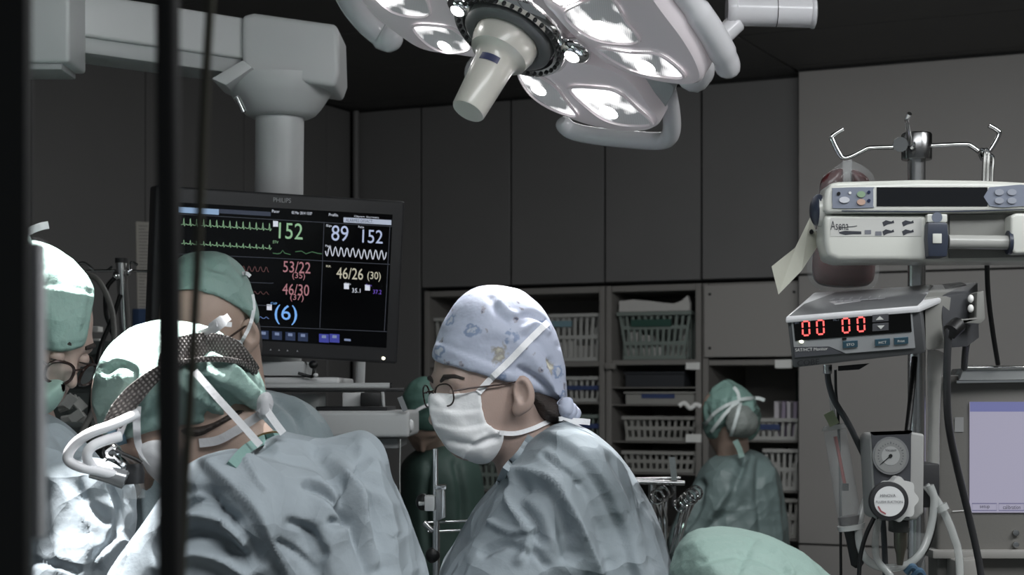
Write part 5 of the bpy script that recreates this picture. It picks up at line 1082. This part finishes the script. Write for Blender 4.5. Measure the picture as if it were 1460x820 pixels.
capB = implicit('bouffant_cap', wear(hbn, cpB, DBs, .108, .1, .008, gx=.01), (P(115, 0, DBs).x, DBs - .15, P(0, 650, DBs).z), (P(395, 0, DBs).x, DBs + .15, P(0, 440, DBs).z), .0038, M_capg, wb_,
    folds=[('fold', [(270, 520), (300, 545), (330, 570), (350, 582)], 5, -.006), ('fold', [(250, 540), (290, 570), (320, 590)], 5, .005), ('fold', [(300, 510), (335, 530), (360, 560)], 6, .005), ('fold', [(310, 505), (350, 525), (372, 555)], 4, -.005), ('fold', [(230, 560), (240, 590), (236, 606)], 5, -.005), ('fold', [(210, 560), (205, 590), (190, 615)], 6, .004), ('vee', [(155, 530), (170, 520), (190, 530), (180, 560)], 8, -.005), ('fold', [(290, 525), (300, 560), (295, 596)], 5, -.004)], crumple=.004, cs=24, seed=5)
tB = bvh(capB, bodyB, gownB)
hairB = [(240, 600), (290, 598), (332, 582), (352, 584), (340, 598), (310, 618), (280, 632), (250, 626)]
implicit('hair', inflate(hairB, DBs, .084, .05), (P(225, 0, DBs).x, DBs - .12, P(0, 645, DBs).z), (P(365, 0, DBs).x, DBs + .12, P(0, 570, DBs).z), .004, M_hair, wb_)
mkB = [(196, 640), (214, 628), (234, 630), (250, 645), (256, 668), (262, 690), (248, 700), (228, 690), (208, 668)]
maskB = implicit('face_mask', wear(hbn, mkB, DBs - .01, .05, .04, .006), (P(180, 0, DBs).x, DBs - .1, P(0, 715, DBs).z), (P(275, 0, DBs).x, DBs + .1, P(0, 615, DBs).z), .0035, M_mask, wb_, crumple=.001)
belt(tB, [(284, 632), (310, 628), (335, 615), (352, 604), (372, 590), (384, 575)], [.011] * 60, .0014, 'mask_tie', mat('tie_veil', (205, 205, 208), .5, alpha=.7, bump=.2), maskB, 2.12, .003)
implicit('tie_knot', inflate([(366, 580), (372, 564), (384, 560), (389, 572), (384, 592), (372, 598)], 2.13, .014, .014), (P(355, 0, 2.13).x, 2.09, P(0, 605, 2.13).z), (P(398, 0, 2.13).x, 2.17, P(0, 550, 2.13).z), .003, mat('tie_veil', (205, 205, 208)), wb_, crumple=.003, cs=40)
MB().strip(PS([(278, 530, 2.085), (310, 567, 2.07), (340, 600, 2.065), (371, 635, 2.07)], 4), .0085, .003).build('visor_strap', M_tape, wb_)
MB().strip(PS([(380, 585, 2.12), (392, 602, 2.12), (404, 618, 2.12)], 4), .009, .003).build('visor_strap', M_tape, wb_)
MB().tube(PS([(352, 640, 2.14), (368, 622, 2.125), (390, 616, 2.13), (402, 618, 2.15)]), .0012, 6).build('necklace', mat('gold', (170, 140, 96), .3, 1, bump=.01), wb_)
belt(tB, [(330, 664), (352, 640), (380, 625), (400, 618)], .012, .004, 'scrub_collar', mat('scrub_green', (120, 152, 146), .7, bump=.2), wb_, 2.12, .002)
# headlight band of woven mesh, its white fibre cables, loupe
def weave():
    m = bpy.data.materials.new('band_weave'); m.use_nodes = True; nt = m.node_tree; b = nt.nodes['Principled BSDF']; tc = nt.nodes.new('ShaderNodeTexCoord')
    w1 = nt.nodes.new('ShaderNodeTexWave'); w1.bands_direction = 'DIAGONAL'; w1.inputs['Scale'].default_value = 90; mp = nt.nodes.new('ShaderNodeMapping'); mp.inputs['Scale'].default_value = (1, 1, -1)
    w2 = nt.nodes.new('ShaderNodeTexWave'); w2.bands_direction = 'DIAGONAL'; w2.inputs['Scale'].default_value = 90
    nt.links.new(tc.outputs['Object'], w1.inputs[0]); nt.links.new(tc.outputs['Object'], mp.inputs[0]); nt.links.new(mp.outputs[0], w2.inputs[0])
    mu = nt.nodes.new('ShaderNodeMath'); mu.operation = 'MULTIPLY'; nt.links.new(w1.outputs['Fac'], mu.inputs[0]); nt.links.new(w2.outputs['Fac'], mu.inputs[1])
    mx = nt.nodes.new('ShaderNodeMix'); mx.data_type = 'RGBA'; mx.inputs[6].default_value = lin((62, 57, 55)); mx.inputs[7].default_value = lin((150, 144, 140)); nt.links.new(mu.outputs[0], mx.inputs[0]); nt.links.new(mx.outputs[2], b.inputs['Base Color'])
    bp = nt.nodes.new('ShaderNodeBump'); bp.inputs['Strength'].default_value = .8; bp.inputs['Distance'].default_value = .003; nt.links.new(mu.outputs[0], bp.inputs['Height']); nt.links.new(bp.outputs[0], b.inputs['Normal']); b.inputs['Roughness'].default_value = .7; return m
M_weave = weave(); hl = thing('surgical_headlight', 'headlight with woven dark band, white cables and loupe worn by the bent surgeon', 'headlight', P(200, 680, 2.1))
def band(pts, wid, name, lift=.008):
    q = spline(pts, 8); n = len(q); dd = [surf(tB, a[0], a[1], 2.12, lift) for a in q]
    dd = list(np.convolve([dd[0]] * 3 + dd + [dd[-1]] * 3, np.ones(7) / 7, 'valid')); dd = [min(a, surf(tB, b[0], b[1], 2.3, lift * .6)) for a, b in zip(dd, q)]
    w = np.interp(np.linspace(0, 1, n), np.linspace(0, 1, len(wid)), wid); return MB().strip([P(a[0], a[1], d) for a, d in zip(q, dd)], list(w), .009).build(name, M_weave, hl, bevel=.002)
band([(160, 606), (174, 584), (192, 562), (215, 540), (240, 522)], [.022, .026, .024, .018, .012], 'front_band')
band([(236, 522), (250, 505), (275, 497), (305, 496), (332, 502), (362, 528)], [.02, .034, .036, .036, .03, .014], 'crown_band')
band([(226, 520), (258, 516), (300, 512), (340, 516), (364, 530)], [.007, .006, .007, .007, .006], 'lower_strap', .01)
belt(tB, [(150, 601), (158, 608), (168, 622), (172, 634)], .016, .006, 'brow_pad', mat('pad_blue', (92, 120, 136), .5, bump=.05), hl, 2.12, .008)
M_fib = mat('fibre_white', (232, 232, 234), .35, bump=.02)
for pts in ([(196, 590, 2.09), (160, 606, 2.07), (128, 618, 2.06), (104, 636, 2.06), (97, 655, 2.06), (114, 666, 2.06), (142, 672, 2.07), (168, 678, 2.08)], [(172, 622, 2.08), (150, 628, 2.07), (130, 638, 2.06), (124, 652, 2.06), (134, 666, 2.07), (160, 674, 2.08)]):
    MB().tube(PS(pts), .0062, 12).build('fibre_cable', M_fib, hl)
belt(tB, [(165, 634), (176, 605), (190, 575), (200, 560)], .008, .004, 'white_strap', M_tape, hl, 2.12, .010); belt(tB, [(196, 580), (195, 610), (200, 640), (225, 668), (236, 676)], .009, .003, 'white_strap', M_tape, hl, 2.1, .008)
MB().tube([P(128, 672, 2.075), P(150, 676, 2.08), P(178, 684, 2.085), P(180, 685, 2.085)], [.008, .010, .012, .009], 16).build('lamp_arm', mat('arm_silver', (176, 178, 180), .25, .6, bump=.02), hl)
MB().tube([P(188, 662, 2.10), P(189, 676, 2.10), P(190, 690, 2.10)], [.013, .0145, .013], 20).build('loupe_barrel', M_dk, hl); MB().tube([P(190, 688, 2.10), P(191, 710, 2.10), P(191, 711, 2.10)], [.0125, .0135, .012], 20).build('loupe_shroud', M_clear, hl)
MB().ell(P(160, 645, 2.09), (.012, .01, .011)).build('chrome_mount', M_chrome, hl); MB().tube(PS([(150, 655, 2.09), (160, 648, 2.085), (172, 658, 2.085), (178, 668, 2.09)]), .0035, 8).build('mount_bracket', M_chrome, hl)
MB().tube(PS([(165, 640, 2.08), (178, 648, 2.08), (194, 655, 2.08), (202, 660, 2.08)]), .0022, 8).build('spectacle_frame', M_blk, hl)
MB().strip(PS([(285, 476, 2.13), (300, 470, 2.11), (314, 460, 2.10), (326, 452, 2.11)], 4), [.008] * 5 + [.014] * 5 + [.009] * 3, .003).build('strap_end', M_tape, hl); MB().strip(PS([(308, 462, 2.10), (318, 462, 2.105), (330, 463, 2.11)], 4), .006, .003).build('strap_end', M_tape, hl)

# ======== C: surgeon at the far left, looking down to the right
DCp = 2.62
wc = thing('person', 'surgeon at far left in pale gown and overexposed green cap looking down', 'person', P(40, 565, DCp) - UZ * 1.6, 'surgical team')
axC = head_axes((.80, -.42, -.42), (.3, -.1, .95)); cC = P(46, 478, DCp)
hc, LC_ = headsdf(cC, axC, .93, neck_to=P(20, 620, DCp + .05), neck_r=.056); hcn, _ = headsdf(cC, axC, .93, ears=False)
implicit('body', U(hc, capsule(P(30, 620, DCp + .04), P(20, 720, DCp + .05), .05, .08), k=.03), (P(-90, 0, DCp).x, DCp - .18, P(0, 760, DCp).z), (P(160, 0, DCp).x, DCp + .2, P(0, 370, DCp).z), .004, M_skin, wc); bodyC = wc.children[-1]
cpC = [(-40, 420), (-20, 372), (14, 347), (52, 344), (84, 356), (112, 378), (128, 400), (134, 418), (130, 446), (125, 470), (121, 490), (112, 496), (86, 501), (60, 498), (30, 494), (0, 500), (-30, 500), (-44, 470)]
capC = implicit('surgical_cap', wear(hcn, cpC, DCp + .01, .1, .09, .006), (P(-60, 0, DCp).x, DCp - .13, P(0, 515, DCp).z), (P(150, 0, DCp).x, DCp + .13, P(0, 335, DCp).z), .004, M_capg, wc,
    folds=[('step', [(132, 420), (100, 414), (70, 410), (30, 414)], 10, .006), ('step', [(120, 486), (90, 490), (60, 488), (30, 484)], 8, -.002), ('fold', [(128, 420), (126, 445), (120, 470)], 5, -.002)], crumple=.0015, cs=30)
maskC = implicit('face_mask', wear(hcn, [(20, 548), (52, 545), (80, 541), (92, 546), (92, 560), (84, 576), (72, 588), (52, 592), (20, 590)], DCp - .05, .05, .03, .006), (P(10, 0, DCp).x, DCp - .13, P(0, 602, DCp).z), (P(105, 0, DCp).x, DCp + .08, P(0, 530, DCp).z), .003, mat('mask_green', (150, 178, 168), .7, bump=.12, bscale=90), wc)
gC = [(-70, 640), (-40, 600), (10, 580), (45, 578), (70, 588), (96, 604), (122, 632), (146, 662), (160, 682), (172, 720), (184, 770), (196, 820), (214, 900), (220, 1300), (215, 1620), (-160, 1620), (-160, 1200), (-140, 800), (-110, 700)]
fC = U(inflate(gC, DCp + .03, .17, .13), capsule(P(135, 715, 2.52), P(120, 850, 2.46), .06, .055), capsule(P(120, 850, 2.46), P(180, 870, 2.46), .055, .05), k=.05)
gownC = gown('surgical_gown', fC, (P(-190, 0, DCp).x, DCp - .26, .42), (P(300, 0, DCp).x, DCp + .22, P(0, 565, DCp).z), M_gown, wc,
    [('fold', [(70, 600), (92, 630), (110, 680), (118, 760)], 8, -.006), ('fold', [(96, 680), (125, 720), (150, 740)], 9, -.005), ('vee', [(160, 690), (170, 730), (160, 770), (132, 800), (126, 825)], 9, -.009), ('fold', [(120, 720), (128, 770), (124, 822)], 9, .006), ('fold', [(60, 690), (64, 750), (70, 820)], 10, -.005), ('fold', [(140, 800), (165, 775), (185, 790)], 8, .009), ('vee', [(45, 800), (80, 804), (110, 816)], 8, -.006)], .0035, P(0, 850, DCp).z, .005, seed=3)
legs(wc, P(30, 0, DCp).x, DCp + .03, .6)
r, f, u = axC
brC = MB().tube([LC_(-.012, .112, -.012), LC_(0, .116, -.008), LC_(.012, .112, -.012)], .0015, 8).build('glasses_bridge', M_frame, wc)
for sg in (-1, 1):
    lens_ring(LC_(sg * .034, .106, -.020), (r * .96 - f * .26 * sg).normalized(), u, .024, .017, brC, thick=.0024)
    MB().tube([LC_(sg * .058, .098, -.012), LC_(sg * .072, .07, -.004), LC_(sg * .080, -.01, .006)], .0017, 8).build('temple_arm', M_frame, brC)
    MB().tube([LC_(sg * .014, .098, .022), LC_(sg * .03, .098, .028), LC_(sg * .05, .084, .022)], [.003, .004, .002], 8).build('eyebrow', M_hair, wc)
    MB().ell(LC_(sg * .030, .0855, -.001), (.0115, .0115, .0115)).build('eyelid', M_skin, wc); MB().tube([LC_(sg * .017, .094, -.004), LC_(sg * .031, .098, -.004), LC_(sg * .046, .09, -.004)], [.001, .0018, .001], 8).build('eyelash', M_hair, wc)
hc_ = MB().strip(PS([(30, 336, 2.55), (45, 328, 2.55), (58, 323, 2.55), (68, 321, 2.56)], 4), .011, .004).build('headlight_cable_clip', M_tape, wc); MB().strip(PS([(34, 334, 2.56), (40, 340, 2.57), (42, 348, 2.58)], 4), .008, .004).build('headlight_cable_clip', M_tape, wc)
# ======== D: masked man in front of the monitor
DD = 2.95
wd_ = thing('person', 'person in green cap and glasses standing in front of the patient monitor', 'person', P(340, 565, DD) - UZ * 1.6, 'surgical team')
axD = head_axes((-.50, -.76, -.42), (-.2, -.3, .95)); cD = P(303, 470, DD)
hd_, LD = headsdf(cD, axD, .96, neck_to=P(342, 600, DD + .04), neck_r=.05); hdn, _ = headsdf(cD, axD, .96, ears=False)
implicit('body', U(hd_, capsule(P(342, 610, DD + .04), P(360, 690, DD + .05), .05, .07), k=.02), (P(200, 0, DD).x, DD - .18, P(0, 720, DD).z), (P(500, 0, DD).x, DD + .2, P(0, 360, DD).z), .004, M_skin2, wd_); bodyD = wd_.children[-1]
cpD = [(232, 414), (238, 386), (258, 366), (285, 359), (314, 360), (338, 372), (352, 396), (362, 425), (368, 448), (366, 462), (356, 452), (340, 438), (316, 424), (288, 416), (258, 414), (240, 420)]
capD = implicit('surgical_cap', wear(hdn, cpD, DD + .005, .09, .07, .006), (P(215, 0, DD).x, DD - .13, P(0, 475, DD).z), (P(385, 0, DD).x, DD + .13, P(0, 350, DD).z), .004, M_capg, wd_, folds=[('step', [(366, 450), (344, 420), (312, 402), (270, 392), (235, 396)], 9, .004), ('fold', [(290, 362), (300, 378), (318, 386)], 5, -.004), ('fold', [(320, 364), (330, 384), (345, 400)], 4, .003)], crumple=.002, cs=26)
gD = [(330, 570), (352, 556), (380, 556), (410, 563), (440, 576), (462, 596), (476, 622), (486, 660), (500, 800), (510, 1300), (505, 1480), (230, 1480), (230, 1000), (240, 700), (280, 620)]
gownD = gown('surgical_gown', U(inflate(gD, DD + .05, .15, .13), capsule(P(285, 690, 2.92), P(182, 830, 2.9), .075, .058), k=.04), (P(100, 0, DD).x, DD - .16, .42), (P(530, 0, DD).x, DD + .24, P(0, 545, DD).z), M_gown2, wd_, [('fold', [(392, 565), (420, 590), (440, 630)], 6, -.006), ('fold', [(420, 568), (446, 596), (462, 632)], 5, .005), ('fold', [(440, 580), (462, 612), (472, 640)], 4, -.005), ('fold', [(185, 700), (182, 760), (188, 820)], 7, -.006), ('fold', [(206, 690), (208, 760), (200, 820)], 8, .005)], .001, P(0, 840, DD).z, .005, seed=4)
legs(wd_, P(370, 0, DD).x, DD + .05, .6)
tD = bvh(bodyD, capD)
maskD = implicit('face_mask', wear(hdn, [(232, 520), (262, 500), (290, 492), (318, 486), (334, 484), (346, 490), (346, 512), (338, 540), (320, 560), (285, 566), (240, 560)], DD - .05, .07, .05, .006), (P(220, 0, DD).x, DD - .16, P(0, 578, DD).z), (P(362, 0, DD).x, DD + .06, P(0, 475, DD).z), .0035, mat('mask_pale', (176, 190, 190), .7, bump=.12), wd_)
belt(tD, [(344, 488), (356, 465), (362, 440), (360, 420)], .006, .0014, 'mask_tie', M_tape, maskD, 2.88, .004)
r, f, u = axD; brD = MB().tube([LD(-.012, .112, -.006), LD(0, .116, -.002), LD(.012, .112, -.006)], .0015, 8).build('glasses_bridge', M_frame, wd_)
for sg in (-1, 1):
    lens_ring(LD(sg * .034, .104, -.012), (r * .96 - f * .26 * sg).normalized(), u, .024, .017, brD, thick=.0018)
    MB().tube([LD(sg * .058, .096, -.004), LD(sg * .074, .06, .0), LD(sg * .080, -.01, .006)], .0018, 8).build('temple_arm', M_frame, brD)
    MB().tube([LD(sg * .014, .098, .022), LD(sg * .03, .098, .028), LD(sg * .05, .084, .022)], [.003, .004, .002], 8).build('eyebrow', M_hair, wd_)
    MB().ell(LD(sg * .030, .0855, -.001), (.0115, .0115, .0115)).build('eyelid', M_skin2, wd_)
implicit('hair', inflate([(352, 452), (366, 452), (372, 470), (374, 500), (366, 512), (356, 500), (350, 470)], DD + .07, .05, .03), (P(335, 0, DD).x, DD, P(0, 525, DD).z), (P(390, 0, DD).x, DD + .14, P(0, 440, DD).z), .004, M_hair, wd_)
belt(bvh(capD), [(346, 390), (352, 390), (357, 394)], .006, .002, 'mask_tie', M_tape, maskD, 2.9, .004)

# ======== E: nurse at the rear shelves, back to the camera
DE = 5.7
we = thing('person', 'nurse in grey-green gown with loose green cap facing the rear shelves', 'person', P(1050, 565, DE) - UZ * 1.6, 'surgical team')
axE = head_axes((-.4, .85, -.3), (-.1, .1, 1)); he, LE = headsdf(P(1034, 596, DE), axE, .9, neck_to=P(1046, 665, DE + .02), neck_r=.055); hen, _ = headsdf(P(1034, 596, DE), axE, .9, ears=False)
implicit('body', U(he, capsule(P(1046, 670, DE + .02), P(1050, 720, DE + .02), .055, .08), k=.03), (P(980, 0, DE).x, DE - .2, P(0, 740, DE).z), (P(1110, 0, DE).x, DE + .2, P(0, 535, DE).z), .006, M_skin2, we)
cpE = [(1003, 596), (1006, 574), (1018, 554), (1036, 543), (1052, 550), (1068, 562), (1080, 578), (1084, 600), (1078, 620), (1064, 628), (1044, 626), (1022, 624), (1008, 620)]
capE = implicit('bouffant_cap', wear(hen, cpE, DE, .11, .09, .008), (P(990, 0, DE).x, DE - .14, P(0, 640, DE).z), (P(1098, 0, DE).x, DE + .14, P(0, 533, DE).z), .006, mat('cap_veil', (116, 146, 138), .6, bump=.3, bscale=60, noise=.12, nscale=16, crink=.4), we, folds=[('fold', [(1048, 560), (1040, 590), (1030, 620)], 5, -.008), ('fold', [(1056, 575), (1070, 590), (1072, 620)], 5, -.01)], crumple=.006, cs=22)
implicit('hair_bun', inflate([(1040, 585), (1060, 578), (1076, 590), (1080, 608), (1070, 622), (1048, 624), (1036, 610)], DE - .1, .05, .05), (P(1025, 0, DE).x, DE - .18, P(0, 632, DE).z), (P(1092, 0, DE).x, DE, P(0, 568, DE).z), .006, mat('hair_veiled', (120, 126, 122), .6, bump=.5, bscale=60), we, crumple=.004, cs=30)
tE = bvh(capE, we.children[-1])
for pts in ([(1053, 572), (1036, 578), (1018, 590), (1005, 606)], [(1053, 572), (1034, 590), (1014, 616)], [(1056, 574), (1050, 596), (1042, 622)], [(1053, 570), (1068, 568), (1082, 568), (1090, 571)], [(1046, 552), (1052, 560), (1054, 572)]): belt(tE, pts, .011, .003, 'cap_tie', mat('tie_white', (196, 204, 202), .5, bump=.1), capE, DE - .09, .006)
MB().strip(PS([(1048, 628, DE - .12), (1054, 640, DE - .12), (1058, 652, DE - .12)]), .018, .004).build('cap_tie', M_capg, capE)
gE = [(1018, 652), (1040, 644), (1066, 640), (1085, 646), (1104, 664), (1114, 690), (1122, 740), (1128, 820), (1140, 1000), (1140, 1110), (965, 1110), (960, 1000), (956, 820), (952, 790), (956, 758), (972, 720), (986, 694), (1000, 668)]
gownE = gown('surgical_gown', inflate(gE, DE + .02, .16, .14), (P(940, 0, DE).x, DE - .2, .42), (P(1155, 0, DE).x, DE + .24, P(0, 632, DE).z), mat('gown_greygreen', (106, 122, 121), .5, bump=.1, bscale=60, crink=.3), we, [('fold', [(1062, 652), (1050, 690), (1030, 730), (990, 765)], 6, -.015), ('fold', [(1085, 655), (1082, 700), (1090, 800)], 6, -.012), ('fold', [(1100, 670), (1108, 740), (1110, 800)], 5, .01), ('fold', [(1040, 700), (1010, 745), (975, 775)], 6, .015), ('fold', [(1000, 690), (990, 730), (965, 765)], 6, -.014), ('vee', [(1060, 720), (1040, 735), (1020, 738)], 7, -.01)], .004, P(0, 840, DE).z, .009, cs=10, seed=8)
legs(we, P(1050, 0, DE).x, DE + .02, .6)

# ======== F: man in dark green scrubs in the middle distance
DF = 4.9
wf = thing('person', 'person in dark green scrubs and cap standing behind the patterned-cap woman', 'person', P(628, 565, DF) - UZ * 1.6, 'surgical team')
axF = head_axes((.25, -.3, -.6), (.1, -.5, 1)); axF = head_axes((-.1, -.55, -.75), (0, -.55, .85)); hf, LF = headsdf(P(608, 592, DF), axF, .9, neck_to=P(626, 668, DF + .1), neck_r=.056); hfn, _ = headsdf(P(608, 592, DF), axF, .9, ears=False)
implicit('body', U(hf, capsule(P(626, 665, DF + .1), P(630, 720, DF + .1), .055, .08), capsule(P(585, 690, DF - .05), P(602, 740, DF - .16), .05, .035), ellipsoid(P(604, 752, DF - .17), (.03, .03, .035)), capsule(P(600, 756, DF - .19), P(596, 772, DF - .2), .009, .008), capsule(P(606, 758, DF - .19), P(604, 776, DF - .2), .009, .008), capsule(P(611, 756, DF - .18), P(611, 773, DF - .19), .009, .008), k=.02), (P(540, 0, DF).x, DF - .3, P(0, 790, DF).z), (P(700, 0, DF).x, DF + .26, P(0, 530, DF).z), .0065, M_skin2, wf)
cpF = [(572, 596), (574, 566), (586, 546), (604, 538), (624, 544), (638, 562), (644, 590), (638, 608), (620, 614), (598, 612), (580, 610)]
M_sg = mat('scrub_darkgreen', (38, 58, 52), .7, bump=.15, bscale=40, noise=.06); M_scap = mat('cap_darkgreen', (60, 88, 80), .65, bump=.2, bscale=50, noise=.08)
capF = implicit('surgical_cap', wear(hfn, cpF, DF, .11, .08, .008), (P(555, 0, DF).x, DF - .14, P(0, 628, DF).z), (P(660, 0, DF).x, DF + .14, P(0, 528, DF).z), .006, M_scap, wf, crumple=.003, cs=24)
belt(bvh(capF), [(576, 598), (590, 588), (604, 580), (620, 574)], .008, .003, 'mask_tie', M_tape, capF, DF - .1, .006)
gF = [(588, 645), (610, 636), (640, 634), (664, 644), (682, 664), (690, 700), (692, 790), (700, 1000), (700, 1190), (560, 1190), (560, 1000), (566, 790), (568, 700), (572, 664)]
gown('scrub_top', inflate(gF, DF + .06, .14, .11), (P(545, 0, DF).x, DF - .12, .42), (P(715, 0, DF).x, DF + .24, P(0, 628, DF).z), M_sg, wf, [('fold', [(612, 660), (606, 710), (612, 790)], 5, -.01), ('fold', [(650, 660), (660, 720), (655, 790)], 6, -.01)], .003, P(0, 840, DF).z, .009, cs=10, seed=9)
legs(wf, P(628, 0, DF).x, DF + .06, .6, M_sg)

# ------------------------------------------------------------ foreground and middle-ground equipment
# green cloth mound at the bottom edge
dr = thing('draped_cloth', 'pale green cloth dome with seams at the bottom edge right of the woman', 'drape', P(1075, 565, 2.15) - UZ * 1.6)
dp = [(952, 830), (960, 795), (972, 770), (990, 757), (1020, 752), (1055, 754), (1090, 762), (1125, 778), (1155, 796), (1182, 818), (1205, 850), (1240, 1000), (1260, 1400), (1260, 1960), (910, 1960), (915, 1400), (935, 1000)]
implicit('cloth', inflate(dp, 2.15, .14, .12), (P(880, 0, 2.15).x, 1.98, .43), (P(1300, 0, 2.15).x, 2.32, P(0, 740, 2.15).z), .0045, mat('drape_green', (142, 166, 158), .65, bump=.2, bscale=120, noise=.05, nscale=25, crink=.15), dr, zfine=P(0, 840, 2.15).z,
    folds=[('step', [(962, 790), (1010, 772), (1060, 770), (1105, 786), (1160, 815)], 6, .004), ('fold', [(1000, 800), (1060, 790), (1120, 812)], 5, -.004), ('fold', [(1075, 770), (1060, 795), (1050, 820)], 5, -.003), ('vee', [(1105, 786), (1120, 800), (1130, 820)], 5, .004)], crumple=.0015, cs=26)
bx_ = P(1080, 820, 2.15); MB().box((bx_.x, 2.15, .22), (.12, .1, .22)).build('stool_core', M_dk, dr, bevel=.01)
# dark pole and thin tube close to the lens
q0, q1 = P(239, 0, .74), P(243, 820, .74); d_ = (q1 - q0).normalized(); t0 = q0 - d_ * ((q0.z - 2.8) / d_.z * -1) if False else q0 + d_ * ((2.8 - q0.z) / d_.z); t1 = q0 + d_ * ((0.0 - q0.z) / d_.z)
tag(MB().tube([t0, t1], 17.5 * .74 / FPX, 20).build('support_pole', mat('pole_black', (16, 15, 15), .6, bump=.02)), 'thick dark vertical pole close to the camera, out of focus', 'pole')
pts = [(303, -60, .8), (299, 20, .8), (291, 160, .8), (284, 320, .8), (276, 480, .8), (268, 620, .8), (262, 740, .8), (258, 860, .8), (256, 1300, .8)]
v3 = PS(pts); v3 = [v3[0] + UZ * .9] + v3 + [Vector((v3[-1].x, .8, 0.0))]
tag(MB().tube(v3, 6.5 * .8 / FPX, 12).build('hanging_tube', mat('tube_olive', (58, 56, 44), .45, bump=.02)), 'thin olive tube hanging just right of the dark pole', 'tube')
# retractor stand between surgeon and woman
DR = 2.85
rt = thing('retractor_stand', 'steel retractor arm with clamp block and rods beside the bent surgeon', 'retractor', P(622, 565, DR) - UZ * 1.6)
MB().tube([P(621, 640, DR), P(621, 742, DR)], .0042, 14).build('upright_rod', M_chrome, rt)
extr('clamp_block', [(621, 698), (634, 694), (635, 738), (622, 744)], DR - .012, .024, M_steel, rt, .001); extr('clamp_plate', rect(620, 692, 636, 698), DR - .014, .028, M_chrome, rt, .001)
MB().tube([P(631, 699, DR - .014), P(631, 738, DR - .014)], .0022, 8).build('guide_rod', M_chrome, rt); extr('white_knob', rect(605, 707, 620, 729), DR - .012, .03, M_pw, rt, .003, 2); MB().tube([P(597, 718, DR), P(606, 718, DR)], .0035, 10).build('knob_stem', M_pw, rt)
MB().ell(P(603, 716, DR + .01), (.012, .012, .014)).build('black_knob', M_blk, rt)
for y in (744, 757): MB().tube([P(610, y + 1, DR), P(660, y - 1, DR), P(720, y - 2, DR)], .0022, 10).build('cross_rod', M_chrome, rt)
MB().tube(PS([(622, 742, DR), (622, 752, DR), (616, 756, DR), (604, 745, DR)]), .005, 10).build('elbow', M_steel, rt); MB().ell(P(617, 792, DR), (.012, .012, .013)).build('black_knob', M_blk, rt)
MB().tube([P(622, 750, DR), Vector((P(622, 750, DR).x, DR, .03))], .006, 12).build('lower_post', M_steel, rt); MB().lathe([(0, .18), (.02, .17), (.03, .03)], Vector((P(622, 750, DR).x, DR, 0)), UZ, 24).build('base', M_steel, rt)
# instrument rack with scissors
DI = 3.5
ir = thing('instrument_rack', 'steel bar rack holding ringed scissors behind the woman\'s back', 'instrument rack', P(950, 565, DI) - UZ * 1.6)
MB().tube([P(905, 687, DI), P(976, 689, DI)], .005, 12).build('top_bar', M_steel, ir); MB().tube([P(900, 683, DI + .03), P(970, 682, DI + .03)], .003, 10).build('rear_bar', M_steel, ir)
MB().strip([P(958, 652, DI), P(962, 690, DI)], .012, .003).build('upright_blade', M_steel, ir); extr('upright_block', [(957, 684), (964, 683), (964, 720), (958, 722)], DI, .012, M_dk, ir, .001)
MB().tube([P(930, 687, DI + .02), Vector((P(930, 687, DI).x, DI + .02, .0))], .008, 12).build('post', M_steel, ir)
for k, (x, y, a, bx, by) in enumerate(((948, 702, .3, 950, 780), (940, 706, .1, 944, 775), (975, 717, .5, 955, 790), (983, 710, .4, 960, 790), (988, 706, .45, 962, 795))):
    o = thing('surgical_scissors', ('ring-handled scissors nearest the rack upright', 'ring-handled scissors at the left end of the rack', 'lowest ring-handled scissors leaning right of the rack', 'middle ring-handled scissors leaning right of the rack', 'outermost ring-handled scissors leaning right of the rack')[k], 'scissors', P(bx, by, DI), 'ring-handled scissors')
    for sg in (-1, 1):
        c = P(x, y, DI - .02 - .03 * k) + Vector((sg * .006, sg * .014, sg * .003)); rr = .013
        ring = [c + Vector((math.cos(t) * rr, math.sin(t) * .004, math.sin(t) * rr)) for t in [2 * math.pi * j / 20 for j in range(22)]]
        MB().tube(ring, .0024, 8, caps=False).build('finger_ring', M_chrome, o); MB().tube([c - UZ * rr * .9, P((x + bx) / 2 - sg * 1, (y + by) / 2, DI - .012 - .03 * k), P(bx, by, DI - .01 - .03 * k)], [.0026, .003, .0012], 8).build('shank', M_chrome, o)
MB().ell(P(946, 688, DI), (.003, .003, .008)).build('bar_peg', M_chrome, ir)
# clear line hanging beside the pendant drawers
tag(MB().tube(PS([(571, 626, 3.2), (570, 680, 3.2), (571, 760, 3.2), (572, 1000, 3.2)]), .0012, 6).build('thin_line', M_tube), 'thin clear line hanging from the pendant drawer unit', 'line')
